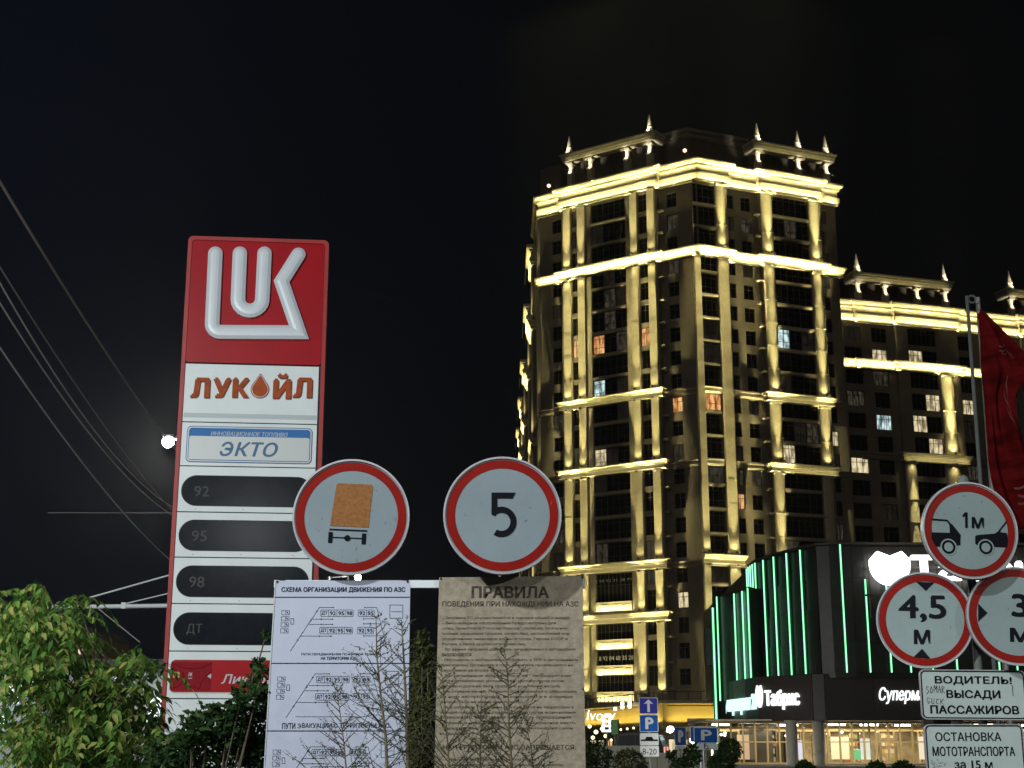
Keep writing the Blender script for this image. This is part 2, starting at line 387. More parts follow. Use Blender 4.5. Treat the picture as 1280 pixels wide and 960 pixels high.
def pilaster(parent, pl, root, s0, s1, z0, z1, d, bot=1., top=0., rnd=False, dep=.38, name='pilaster'):
    mb = MB(); w = s1-s0
    if rnd:
        n = 8; poly = [(0, .1)]+[(w*(.5-.5*math.cos(math.pi*i/n)), -dep*math.sin(math.pi*i/n)) for i in range(n+1)]+[(w, .1)]
        mb.slab(poly, z0+.35, z1-.3)
    else:
        mb.box(.0, w, -dep, .1, z0+.35, z1-.3)
    mb.box(-.1, w+.1, -dep-.10, .1, z0, z0+.35).box(-.08, w+.08, -dep-.08, .1, z1-.3, z1)
    for k in range(1, int((z1-z0)/3.35)): mb.box(-.03, w+.03, -dep-.02, .05, z0+k*3.35-.03, z0+k*3.35+.03)
    o = pl.K-root+pl.r*s0+pl.n*d
    mb.build(name, 'trim', parent, (o.x, o.y, 0), pl.rz)
    c = pl.K-root+pl.r*((s0+s1)/2)+pl.n*(d+dep+.62)
    L = z1-z0
    if bot:
        fixture(parent, (c.x, c.y, z0+.12)); h = min(L*.75, 11.)
        tgt = pl.K-root+pl.r*((s0+s1)/2)+pl.n*(d+dep-.1)
        vv = VR.uniform(.75, 1.2); spot((c.x, c.y, z0+.3), (tgt.x, tgt.y, z0+h), 360*bot*w*vv, 25, WARM, parent=parent, lin='Constant')
        if bot > .3: spot((c.x, c.y, z0+.3), (tgt.x, tgt.y, z0+1.6), 150*bot*w*vv, 110, WARM, parent=parent)
    if top:
        fixture(parent, (c.x, c.y, z1-.12)); h = min(L*.75, 11.)
        tgt = pl.K-root+pl.r*((s0+s1)/2)+pl.n*(d+dep-.1)
        vv = VR.uniform(.75, 1.2); spot((c.x, c.y, z1-.3), (tgt.x, tgt.y, z1-h), 360*top*w*vv, 25, WARM, parent=parent, lin='Constant')
        if top > .3: spot((c.x, c.y, z1-.3), (tgt.x, tgt.y, z1-1.6), 150*top*w*vv, 110, WARM, parent=parent)
def spire(parent, loc, s=1.):
    MB().lathe([(.62*s, 0), (.62*s, .5*s), (.5*s, .6*s), (.42*s, .7*s), (.42*s, 1.0*s), (.5*s, 1.05*s), (.36*s, 1.3*s), (.05*s, 3.1*s)], n=8).build('finial', 'trim', parent, loc, smooth=False)
def postlet(parent, pl, root, s, d, z0, z1):
    mb = MB().box(-.42, .42, -.42, .42, z0, z1-1.75).box(-.48, .48, -.5, .5, z1-.4, z1-.02).lathe([(.42, z1-1.75), (.30, z1-1.2), (.34, z1-.7), (.42, z1-.4)], n=8)
    o = pl.K-root+pl.r*s+pl.n*d; mb.build('attic_post', 'trim', parent, (o.x, o.y, 0), pl.rz)
    c = pl.K-root+pl.r*s+pl.n*(d+1.5); fixture(parent, (c.x, c.y, z1-2.5), .1)
    spot((c.x, c.y, z1-2.3), (o.x, o.y, z1-.7), 900, 60, (1, .93, .72), parent=parent)

# ------------------------------------------------------------------ main tower
K0 = at(862, 203, 190); KXY = Vector((K0.x, K0.y, 0)); GZ = .75
A = Plane(KXY, (math.sin(R(55.9)), -math.cos(R(55.9))))
D = Plane(KXY, (math.sin(R(67.5)), math.cos(R(67.5))))
tower = thing('apartment_tower', 'tall beige apartment tower with floodlit yellow pilasters and cornices, twenty one storeys', 'apartment building', KXY)
def ap(s, d, pl=A): v = pl.r*s+pl.n*d; return Vector((v.x, v.y))
def isect(p, r, q, t):
    det = r.x*(-t.y)+t.x*r.y; k = ((q.x-p.x)*(-t.y)+t.x*(q.y-p.y))/det; return p+r*k
kc = isect(ap(0, -.9), Vector((A.r.x, A.r.y)), Vector((0, 0)), Vector((D.r.x, D.r.y)))
endA = ap(-26., -.9); cdir = Vector((math.sin(R(-.6)), math.cos(R(-.6))))
endD = ap(25., -.9, D)
path = [endA+cdir*16, endA, ap(-21.6, -.9), ap(-21.6, 0), ap(-5.5, 0), ap(-5.5, -.9), kc, ap(5.9, 0, D), ap(5.9, -.9, D), ap(11.5, -.9, D), ap(11.5, 0, D), ap(21.7, 0, D), ap(21.7, -.9, D), endD, endD+Vector((-D.n.x, -D.n.y))*14]
kcs = kc.x*A.r.x+kc.y*A.r.y
FZ = [9.25+3.35*k for k in range(-2, 22)]
body = MB()
def colholes(s0, s1, zlist, lo=.42, hi=2.55): return [(s0, s1, z+lo, z+hi) for z in zlist]
zz = FZ[2:23]
LIT = {}   # (column, floor index) -> pane material
LIT.update({('g', 16): 0})
rz = random.Random(3)
def pick(col, k):
    if (col, k) in LITW: return LITW[(col, k)]
    r = rz.random()
    return 'dimw' if r < .025 else ('curtain' if r < .16 else 'dkglass')
# floor index k: z = 9.25 + 3.35 k
LITW = {('a1', 14): 'warm', ('gA', 14, 0): 'warm', ('gA', 14, 2): 'dimw', ('a2', 14): 'warm', ('gA', 12, 0): 'cool', ('wl', 11): 'dimw', ('a1', 14.5): 'warm', ('B', 11): 'warm', ('B', 9): 'dimw', ('gA', 9, 0): 'cream',
        ('gD1', 11, 0): 'warm', ('gD1', 8, 0): 'dimw', ('gD2', 14, 0): 'cool', ('gD2', 10, 2): 'dimw', ('gD2', 9, 0): 'cream', ('gD2', 4, 2): 'warm', ('gD2', 5, 0): 'dimw', ('gD2', 19, 1): 'dimw',
        ('d2', 8): 'dimw', ('d1', 8): 'dimw', ('d1', 7): 'warm', ('B', 3): 'cream', ('d3', 10): 'cream', ('d3', 4): 'warm', ('gA', 5, 0): 'dimw', ('a2', 5): 'dimw', ('a2', 4): 'dimw', ('d2', 19): 'dimw', ('d2', 17): 'curtain', ('B', 17): 'dimw', ('a1', 9): 'dimw', ('gA', 16, 1): 'dimw', ('gA', 15, 1): 'dimw'}
kk = list(range(0, 21))
def zf(k): return 9.25+3.35*k
def column(col, pl, s0, s1, d, ks, hi=2.55, lo=.42, cols=2, rows=(.7,)):
    hs = [(s0, s1, zf(k)+lo, zf(k)+hi) for k in ks]
    for k in ks: window(tower, pl, s0, d-.22, zf(k)+lo, s1-s0, hi-lo, cols, rows, pick(col, k), KXY)
    return hs
def loggia(col, pl, s0, s1, d, ks, nsub, cols=3):
    hs = []; w = (s1-s0)/nsub
    for k in ks:
        hs.append((s0, s1, zf(k)+.30, zf(k)+3.12))
        for i in range(nsub):
            p = LITW.get((col, k, i)) or ('curtain' if rz.random() < .12 else 'dkglass')
            window(tower, pl, s0+i*w, d-.25, zf(k)+.30, w, 2.82, cols, (.34, .8), p, KXY, 'loggia_window')
        o = pl.K-KXY+pl.r*s0+pl.n*d
        MB().box(-.05, s1-s0+.05, -.16, .2, zf(k)-.14, zf(k)+.20).build('slab_band', 'slab', tower, (o.x, o.y, 0), pl.rz)
    return hs
skipA = [0, 1, 2, 3, 4]
h = column('wl', A, -23.8, -22.2, -.9, kk)
wall(body, A, KXY, -26., -21.6, GZ, 80, -.9, h)
upA = [k for k in kk if k not in (0, 1, 2, 3, 4)]
h = column('a1', A, -19.8, -18.75, 0, kk, 3.0, .35)+column('a2', A, -8.5, -7.0, 0, kk, 3.0, .35)+loggia('gA', A, -16.45, -10.7, 0, upA, 3, 2)
LOW = [(18.1, 15.95), (0, 0)]
# lower storeys of the bay: glazing over carved lit panels
for k, (z0, z1) in enumerate(((21.0, 24.9), (16.0, 18.0), (12.65, 14.6), (9.3, 11.2))):
    h.append((-16.45, -10.7, z0-.2 if k == 0 else z0-.55, z1))
    for i in range(3): window(tower, A, -16.45+i*1.9167, -.25, h[-1][2], 1.9167, h[-1][3]-h[-1][2], 3, (.6,), 'dkglass', KXY, 'loggia_window')
wall(body, A, KXY, -21.6, -5.5, GZ, 80, 0, h)
h = column('B', A, -4.35, -2.75, -.9, kk)
wall(body, A, KXY, -5.5, kcs, GZ, 80, -.9, h)
h = loggia('gD1', D, 1.15, 3.85, 0, [k for k in kk if k < 18], 1, 3)+loggia('gD1', D, .3, 3.85, 0, [18, 19, 20], 1, 4)
wall(body, D, KXY, D.r.x*kc.x+D.r.y*kc.y, 5.9, GZ, 80, 0, h)
h = column('d1', D, 6.15, 7.5, -.9, kk)+column('d2', D, 8.7, 10.35, -.9, kk)
wall(body, D, KXY, 5.9, 11.5, GZ, 80, -.9, h)
h = loggia('gD2', D, 13.45, 19.5, 0, kk, 3, 2)
wall(body, D, KXY, 11.5, 21.7, GZ, 80, 0, h)
h = column('d3', D, 22.1, 23.4, -.9, kk)
wall(body, D, KXY, 21.7, 25.0, GZ, 80, -.9, h)
def wallseg(p, q):
    body.add([(p.x, p.y, GZ), (q.x, q.y, GZ), (q.x, q.y, 80), (p.x, p.y, 80)], [(0, 1, 2, 3)])
for i in (0, 2, 4, 7, 9, 11, 13): wallseg(path[i], path[i+1])
wallseg(path[-1], path[0])
# balcony stubs in the returns
for k in kk:
    for pl, s, sg in ((D, 11.5, -1), (A, -5.5, 1)):
        o = pl.K-KXY+pl.r*s; MB().box(min(0, sg*.75), max(0, sg*.75), .1, .85, zf(k)-.12, zf(k)+.12).build('balcony_slab', 'slab', tower, (o.x, o.y, 0), pl.rz)
body.build('wall', 'stone', tower, fix=False)
rp = [(p.x, p.y) for p in path]; MB().slab(rp, 80., 82.9).build('roof', 'stone', tower)
MB().sweep(path, shift(CORN, 79.8)).build('cornice', 'trim', tower)
MB().sweep(path, shift(BEAM, 68.5)).build('lit_belt_course', 'trim', tower)
bar_lights(tower, path[1:14], .98, 79.6, 50, .12); bar_lights(tower, path[1:14], .80, 80.98, 9.5, .0)
bar_lights(tower, path[1:14], 1.1, 68.3, 55, .12)
for z in (24.75, 38.35, 48.45): MB().sweep(path, shift(STR, z)).build('string_course', 'stone', tower)
bayA = [ap(-21.6, -.7), ap(-21.6, .05), ap(-5.5, .05), ap(-5.5, -.7)]; bayD1 = [ap(-.0, .05, D), ap(5.9, .05, D), ap(5.9, -.7, D)]; bayD2 = [ap(11.5, -.7, D), ap(11.5, .05, D), ap(21.7, .05, D), ap(21.7, -.7, D)]
for z in (48.75, 38.65, 25.0, 18.05): MB().sweep(bayA, shift(CAP, z)).build('capital_course', 'trim', tower)
bar_lights(tower, bayA, .95, 48.7, 2.2, .8); bar_lights(tower, bayA, .95, 38.6, 2.2, .8); bar_lights(tower, bayA, .95, 24.9, 3, .8); bar_lights(tower, bayA, .95, 18., 3.5, .8)
MB().sweep(bayD1, shift(CAP, 25.3)).build('capital_course', 'trim', tower)
for z in (48.45, 38.45): MB().sweep(bayD2, shift(CAP, z)).build('capital_course', 'trim', tower); bar_lights(tower, bayD2, .95, z-.1, 3.5, .8)
bar_lights(tower, bayD1, .95, 25.2, 3, .8)
for s0, s1 in ((-21.14, -19.9), (-18.67, -17.45), (-9.76, -8.6), (-6.93, -5.75)):
    for z0, z1, t in ((70.1, 79.7, .12), (50.15, 68.5, 1.), (40.05, 48.75, .1), (26.4, 38.65, .12), (19.45, 25.0, .2), (8.6, 18.05, .15)):
        pilaster(tower, A, KXY, s0, s1, z0, z1, 0, 1.0, t)
pilaster(tower, D, KXY, 3.95, 5.5, 70.1, 79.7, 0, 1., .1, True)
for s0, s1 in ((.05, 1.05), (3.95, 5.5)):
    pilaster(tower, D, KXY, s0, s1, 26.8, 68.5, 0, .9, .8, False); pilaster(tower, D, KXY, s0, s1, 8.6, 25.3, 0, .8, .9, False)
for s0, s1 in ((11.5, 13.3), (19.6, 21.35)):
    pilaster(tower, D, KXY, s0, s1, 70.1, 79.7, 0, 1., .1, True); pilaster(tower, D, KXY, s0, s1, 49.85, 68.5, 0, .9, .7, True)
    pilaster(tower, D, KXY, s0, s1, 39.9, 48.45, 0, .9, .0, True)
    pilaster(tower, D, KXY, s0, s1, 26., 38.45, 0, .75 if s0 < 15 else 0, .2 if s0 < 15 else 0, True)
# piers beside the A loggia
for s0, s1 in ((-17.4, -16.5), (-10.65, -9.8)):
    o = A.K-KXY+A.r*s0; MB().box(0, s1-s0, -.12, .05, 9, 68.3).build('pier', 'trim', tower, (o.x, o.y, 0), A.rz)
# carved lit panels and banners
orn = MB().box(0, 5.75, -.16, .1, 0, 1.25)
for i in range(24):
    x = .6+4.6*i/23; z = .72+.22*math.sin(i*.9)*math.cos(i*.35); orn.box(x-.13, x+.13, -.25, -.17, z-.05, z+.07)
ornm = orn.mesh('carved_panel', 'trim')
for z in (19.75, 14.65, 11.2, 7.7):
    o = A.K-KXY+A.r*-16.45+A.n*.1; link('carved_panel', ornm, tower, (o.x, o.y, z), A.rz)
    a, b = ap(-16.3, .1), ap(-10.8, .1); bar_lights(tower, [a, b], .75, z-.15, 30, .9)
def banner(txt, px):
    q = [A.hit(*p) for p in px]; t = text(txt, (q[0][0], q[0][1], q[1][0], q[1][1]), -.05, 'banner_lettering', 'banner', None, bold=.01)
    t.parent = tower; t.rotation_euler = (0, 0, A.rz)
banner('8 98 92 31 38 99', ((744, 729), (790, 722))); banner('8 92 84 68 35 28', ((749, 826), (792, 819)))
# attic: colonnades, finials, penthouse
def attic(pl, s0, s1, d, z0, z1, posts, spires, root, par, depth=2.4):
    o = pl.K-root+pl.r*s0+pl.n*d; L = s1-s0
    p = [ap2(pl, s0, d-depth, root), ap2(pl, s0, d, root), ap2(pl, s1, d, root), ap2(pl, s1, d-depth, root)]
    MB().sweep(p, [(-.9, z1-1.25), (.15, z1-1.25), (.3, z1-1.05), (.3, z1-.75), (.42, z1-.62), (.42, z1-.35), (.62, z1-.22), (.62, z1), (-.9, z1)]).build('attic_beam', 'trim', par)
    MB().box(.4, L-.4, 2.0, 2.4+depth, z0-.4, z1-.8).build('attic_storey', 'roofdark', par, (o.x, o.y, 0), pl.rz)
    for s in posts: postlet(par, pl, root, s, d-.3, z0-.3, z1-1.25)
    for s in spires:
        q = pl.K-root+pl.r*s+pl.n*(d-.2); spire(par, (q.x, q.y, z1-.0))
        q2 = pl.K-root+pl.r*s+pl.n*(d+1.3); fixture(par, (q2.x, q2.y, z1-.2), .08); spot((q2.x, q2.y, z1-.05), (q.x, q.y, z1+1.3), 700, 60, (1, .95, .75), parent=par)
    a, b = ap2(pl, s0+1, d, root), ap2(pl, s1-1, d, root); bar_lights(par, [a, b], .75, z1-1.5, 1.6, .6)
def ap2(pl, s, d, root): v = pl.K-root+pl.r*s+pl.n*d; return Vector((v.x, v.y))
attic(A, -21.5, -6.1, -1., 83.2, 88.9, (-20.6, -17.1, -10.8, -7.0), (-20.8, -6.9), KXY, tower)
attic(D, 11.5, 25.0, -1., 83.2, 87.9, (12.2, 19.2, 24.1), (12.2, 19.2, 24.1), KXY, tower)
pk = isect(ap(0, -5), Vector((A.r.x, A.r.y)), ap(0, -5, D), Vector((D.r.x, D.r.y)))
pp = [ap(-6.5, -14), ap(-6.5, -5), pk, ap(12.3, -5, D), ap(12.3, -14, D)]
MB().slab([(p.x, p.y) for p in pp], 82.5, 88.6).build('penthouse', 'roofdark', tower)
MB().sweep(pp, [(-.3, 88.6), (.15, 88.6), (.3, 88.9), (.3, 89.2), (.6, 89.5), (.6, 90.0), (-.3, 90.0)]).build('penthouse_cornice', 'stone', tower)
pp = [ap(-28.2, -12), ap(-28.2, -4.5), ap(-24.4, -4.5), ap(-24.4, -12)]
MB().slab([(p.x, p.y) for p in pp], 82.5, 89.4).build('roof_block', 'roofdark', tower)
for px, py in ((856, 188), (686, 232)):
    q = at(px, py, 194 if px > 800 else 206)-KXY; MB().lathe([(.1, -.3), (.28, -.15), (.28, .1), (.1, .25)], n=8).build('wall_lamp', glow('wall_lamp_glow', (1, .7, .5), 2.2), tower, q, smooth=True)
for px, py in ((700, 240), (868, 200)): pass

# ------------------------------------------------------------------ right wing
W0 = at(1050, 372, 205); WXY = Vector((W0.x, W0.y, 0)); Wp = Plane(WXY, (math.sin(R(72.5)), math.cos(R(72.5))))
wing = thing('apartment_wing', 'lower beige apartment block right of the tower, with lit cornices, behind the red flag', 'apartment building', WXY)
def wp(s, d): return ap2(Wp, s, d, WXY)
wpath = [wp(-3, -.4), wp(2.4, -.4), wp(2.4, 0), wp(8.8, 0), wp(8.8, .7), wp(19.4, .7), wp(19.4, 0), wp(31, 0), wp(31, .7), wp(46, .7), wp(46, -12), wp(-3, -12)]
wb = MB(); wr = random.Random(11)
LW = {('c2', 3.0): 0}
def wz(k): return 50.0+3.35*k
WLIT = {('w2', -1): 'cool', ('lg', 0, 1): 'cream', ('lg', -1, 0): 'cream', ('lg', -2, 1): 'cream', ('w4', 0): 'cream', ('w1', -1, 0): 'dimw', ('w2', 2): 'cream', ('lg', 2, 0): 'cream', ('w1', -3): 'cream', ('w4', -3): 'dimw', ('w2', 1): 'dimw', ('w1', 0): 'dimw'}
def wcol(col, s0, s1, d, ks, lo=.45, hi=2.75, cols=3, nsub=1):
    hs = []
    for k in ks:
        hs.append((s0, s1, wz(k)+lo, wz(k)+hi)); w = (s1-s0)/nsub
        for i in range(nsub):
            p = WLIT.get((col, k, i) if nsub > 1 else (col, k)) or ('curtain' if wr.random() < .15 else 'dkglass')
            window(wing, Wp, s0+i*w, d-.22, wz(k)+lo, w, hi-lo, cols, (.7,), p, WXY)
    return hs
ks = [-9, -8, -7, -6, -5, -4, -3, -2, -1, 0, 1, 2, 3]
h = wcol('w1', .3, 3.2, 0, ks)+wcol('w2', 4.95, 7.5, 0, ks)
wall(wb, Wp, WXY, -3, 8.8, GZ, 63.4, 0, h)
h = wcol('lg', 10.75, 15.6, .7, ks, .35, 2.9, 3, 2)
wall(wb, Wp, WXY, 8.8, 19.4, GZ, 63.4, .7, h)
h = wcol('w4', 20.0, 22.0, 0, ks)+wcol('w5', 24.2, 26.2, 0, ks)+wcol('w6', 28, 30, 0, ks)
wall(wb, Wp, WXY, 19.4, 31, GZ, 63.4, 0, h)
h = wcol('l2', 33, 38.4, .7, ks, .35, 2.9, 3, 2)
wall(wb, Wp, WXY, 31, 46, GZ, 63.4, .7, h)
for a, b in ((wp(8.8, 0), wp(8.8, .7)), (wp(19.4, .7), wp(19.4, 0)), (wp(31, 0), wp(31, .7)), (wp(-3, -12), wp(-3, 0)), (wp(46, .7), wp(46, -12)), (wp(46, -12), wp(-3, -12))):
    wb.add([(a.x, a.y, GZ), (b.x, b.y, GZ), (b.x, b.y, 63.4), (a.x, a.y, 63.4)], [(0, 1, 2, 3)])
wb.build('wall', 'stone', wing, fix=False)
MB().slab([(p.x, p.y) for p in wpath], 63.4, 66.5).build('roof', 'stone', wing)
wc = wpath[0:10]
MB().sweep(wc, shift(CORN, 63.4, 1.05)).build('cornice', 'trim', wing); MB().sweep(wc, shift(BEAM, 56.15)).build('lit_belt_course', 'trim', wing)
bar_lights(wing, wc, .98, 63.2, 55, .12); bar_lights(wing, wc, .80, 64.65, 8.5, .0); bar_lights(wing, wc, 1.1, 55.9, 58, .12)
MB().sweep(wc, shift(STR, 42.2)).build('string_course', 'stone', wing)
wbay = [wp(8.8, 0), wp(8.8, .75), wp(19.4, .75), wp(19.4, 0)]
MB().sweep(wbay, shift(CAP, 42.4)).build('capital_course', 'trim', wing); bar_lights(wing, wbay, .95, 42.3, 4, .8)
pilaster(wing, Wp, WXY, 15.8, 18.1, 43.8, 56.15, .7, 1., .8, True)
pilaster(wing, Wp, WXY, 15.8, 18.1, 20, 42.4, .7, 0, .9, True); pilaster(wing, Wp, WXY, 8.9, 10.7, 20, 42.4, .7, 0., .9, True)
attic(Wp, 3.2, 19.9, -1., 67, 71.6, (3.9, 8.6, 14.2, 19.2), (3.9, 19.2), WXY, wing)
attic(Wp, 30.5, 46, -1., 67, 71.6, (31.2, 36), (31.2,), WXY, wing)

# ------------------------------------------------------------------ far wing seen edge-on left of the tower
FX = (4.1, 226.); F0 = Vector((FX[0], FX[1], 0))
far = thing('far_apartment_wing', 'far row of floodlit bays seen edge-on behind the left edge of the tower', 'apartment building', F0)
Fp = Plane(F0, (-math.sin(R(-.45)), -math.cos(R(-.45))))    # right as seen = toward the camera; outward = left
L = 170
fb = MB(); fb.slab([(0, 0), (12, 0), (12-1.3, L), (-1.3, L)], GZ, 76); fb.build('wall', 'stone', far)
dirF = Vector((math.sin(R(-.45)), math.cos(R(-.45)))); nF = Vector((-dirF.y, dirF.x))
for Y0, dep in ((218-226+9, 1.3), (34, 1.2), (74, 1.4), (108, 1.6), (142, 1.8)):
    bp_ = [dirF*(Y0+9), dirF*(Y0+9)+nF*dep*.5, dirF*Y0+nF*dep*.5, dirF*Y0]
    MB().slab([(p.x, p.y) for p in bp_], GZ, 80).build('bay', 'stone', far)
    cp = [bp_[0], bp_[1], bp_[2], bp_[3], dirF*Y0-nF*6]
    MB().sweep(cp, shift(CORN, 79.8)).build('cornice', 'trim', far); MB().sweep(cp, shift(BEAM, 68.5)).build('lit_belt_course', 'trim', far)
    for z in (48.75, 38.65, 25.0): MB().sweep(cp, shift(CAP, z)).build('capital_course', 'trim', far)
    bar_lights(far, cp[:4], 1.15, 79.2, 45, .5); bar_lights(far, cp[:4], 1.15, 68., 45, .5); bar_lights(far, cp[:4], .95, 48.7, 20, .5)
    for z0, z1 in ((70, 79.7), (50.1, 68.5), (40, 48.7), (26.4, 38.6)):
        p = dirF*(Y0+2)+nF*dep*.5
        MB().box(-.25, .45, -1.2, 1.2, z0, z1).build('pilaster', 'trim', far, (p.x, p.y, 0))
        q = dirF*(Y0-1.2)+nF*(dep*.5+1.4); spot((q.x, q.y, z0+.3), (p.x, p.y+1, z0+5), 900, 60, WARM, parent=far)
# lit strips along the tower's own left side
for s0, s1 in ((1.0, 2.2), (4, 5.2), (9, 10.2)):
    for z0, z1 in ((70.1, 79.7), (50.15, 68.5), (40.05, 48.75), (26.4, 38.65), (9, 25)):
        p = endA+cdir*s0; MB().box(-.35, .3, 0, s1-s0, z0, z1).build('pilaster', 'trim', tower, (p.x, p.y, 0))
        if s0 < 5: spot((p.x-1.3, p.y-1., z0+.4), (p.x-.2, p.y+.3, z0+7), 650, 50, WARM, parent=tower)

# ------------------------------------------------------------------ podium with the gold band
pod = thing('podium_shops', 'low shop podium with a gold lit band at the foot of the tower', 'building')
p0 = at(700, 892, 181); p1 = at(732, 888, 173); p2 = at(829, 881, 150); p3 = at(925, 883, 150)
pl_ = [(p0.x, p0.y), (p2.x, p2.y), (p3.x, p3.y)]; zt = 6.0
MB().slab([(p0.x, p0.y), (p2.x, p2.y), (p3.x, p3.y), (p3.x, 186), (p0.x, 186)], 3.55, zt).build('wall', mat('gold_plaster', (.50, .34, .08), .7, var=.15, scale=.8), pod)
MB().sweep(pl_, [(-.5, zt), (.35, zt), (.35, zt+.3), (-.5, zt+.35)]).build('ledge', 'trim', pod)
MB().sweep(pl_, [(-.3, 3.4), (.3, 3.4), (.35, 3.7), (-.3, 3.75)]).build('ledge', 'trim', pod)
MB().sweep(pl_, [(-.5, 2.6), (.12, 2.6), (.12, 3.4), (-.5, 3.4)]).build('shop_fascia', mat('grey_plaster', (.34, .29, .22), .8, var=.2, scale=.6), pod)
MB().slab([(p0.x-.0, p0.y+1.5), (p2.x, p2.y+1.5), (p3.x, p3.y+1.5), (p3.x, 186), (p0.x, 186)], GZ, 2.7).build('shop_wall', mat('pinkish_wall', (.45, .36, .28), .8, var=.3, scale=.7), pod)
for a, b in (((p0.x, p0.y), (p2.x, p2.y)), ((p2.x, p2.y), (p3.x, p3.y))):
    A1, B1 = Vector(a), Vector(b)
    l = (B1-A1).length; d = (B1-A1)/l
    bar_lights(pod, [A1+d*.4, B1-d*.4], .5, 3.85, 20, .15); bar_lights(pod, [A1+d*.4, B1-d*.4], .4, zt-.12, 6, .1, -1.)
    nw = int(l/2.6)
    for i in range(nw):
        s0 = .5+i*2.6; q = A1+d*s0; r_ = math.atan2(d.y, d.x)
        f = MB().box(0, 2.1, -.05, .12, GZ, GZ+.12).box(0, 2.1, -.05, .12, 2.45, 2.55).box(0, .1, -.05, .12, GZ, 2.5).box(2., 2.1, -.05, .12, GZ, 2.5).box(1., 1.1, -.05, .1, GZ, 2.5).build('shop_window', 'frame', pod, (q.x-d.y*-1.0*0, q.y+1.2, 0), r_)
        link('pane', MB().box(.1, 2., .0, .02, GZ+.1, 2.45).mesh('pane', ('cream', 'warm', 'cream', 'dimw', 'cream')[i % 5]), f)
balu = MB()
for a, b in (((p0.x, p0.y), (p2.x, p2.y)), ((p2.x, p2.y), (p3.x, p3.y))):
    A1, B1 = Vector((a[0], a[1])), Vector((b[0], b[1])); n = int((B1-A1).length/1.2)
    for i in range(n):
        q = A1.lerp(B1, i/n); balu.box(q.x-.05, q.x+.05, q.y+.3, q.y+.4, zt+.3, zt+1.2)
    balu.tube((a[0], a[1]+.35, zt+1.2), (b[0], b[1]+.35, zt+1.2), .05, n=6)
tag(balu.build('roof_railing', 'frame', pod), kind='stuff')
q = at(790, 884, 158)
text('Ivory', (0, 0, 3.2, 1.5), 0, 'lettering', 'letter', pod, bold=.01, shear=.2).location = at(733, 905, 160)
for px, py, w_ in ((737, 908, .3), (745, 915, .35), (752, 911, .25), (757, 920, .3), (776, 912, .18), (784, 911, .18), (792, 910, .18), (741, 922, .3), (764, 925, .2), (868, 915, .2), (834, 914, .2), (850, 913, .15)):
    q = at(px, py, 148); w_ *= .6; MB().lathe([(.05, -w_), (w_, -.4*w_), (w_, .4*w_), (.05, w_)], n=10).build('shop_lamp', 'bulb' if w_ > .22 else 'ledw', pod, q, smooth=True)
for i, (px, py) in enumerate(((769, 886), (778, 884), (787, 883), (778, 879.5), (787, 879))):
    q = at(px, py, 156); MB().box(-.16, .16, -.1, .1, -.16, .16).build('terrace_lamp', 'bulb', pod, q)
# neon shop sign and green box sign
ns = thing('neon_shop_sign', 'small bright white neon shop sign beside the gold band', 'shop sign', at(752, 915, 140))
mb = MB()
for z in (0, .45, .9, 1.35): mb.box(0, 1.05, -.1, .1, z, z+.22)
mb.box(.1, .3, -.1, .1, 0, 1.5).box(.7, .85, -.1, .1, 0, 1.5); mb.build('neon_tubes', 'letter', ns); MB().box(.45, .6, .1, .2, -4, 0).build('post', 'steel', ns)
gs = thing('green_box_sign', 'green vertical box sign on a pole left of the blue arrow sign', 'shop sign', at(764, 918, 100))
MB().box(0, .45, -.1, .1, 0, .95).build('sign_box', mat('green_sign_face', (.10, .24, .09), .5, emit=(.1, .3, .08), es=.25), gs); MB().box(.18, .27, -.02, .06, -3, 0).build('post', 'steel', gs); MB().box(.45, .53, -.12, .12, -.05, 1.0).build('frame', 'frame', gs)
text('7', (.12, .25, .32, .7), -.105, 'digit', 'signprint', gs)
# air conditioner on the tower above the podium
# ------------------------------------------------------------------ supermarket
mk0 = at(1012, 843, 75); MX = Vector((mk0.x, mk0.y, 0)); ZT = 11.75; ZF = 5.25
mk = thing('supermarket', 'black glass supermarket with vertical green neon lines and a rounded corner', 'supermarket', MX)
tops = [(936.5, 710), (938.6, 708), (941, 706), (943.8, 704.3), (947, 702.5), (957, 699), (970, 695), (986, 690.5), (1003, 686.5), (1020, 683)]
crv = [atz(x, y, ZT) for x, y in tops]
crv = [Vector((p.x, p.y)) for p in crv]
R0 = crv[-1]; right = [Vector((R0.x+.6, R0.y-.25)), Vector((R0.x+1.7, R0.y-.3)), Vector((R0.x+9, R0.y-.2)), Vector((R0.x+19, R0.y+.3))]
full = crv+right
loc = lambda p: (p.x-MX.x, p.y-MX.y)
upper = [full[0]+Vector((1, 6))]+full
back = [Vector((full[-1].x, 112)), Vector((full[0].x+1, 112))]
MB().slab([loc(p) for p in full+back], ZF-.2, ZT).build('upper_wall', 'blackglass', mk)
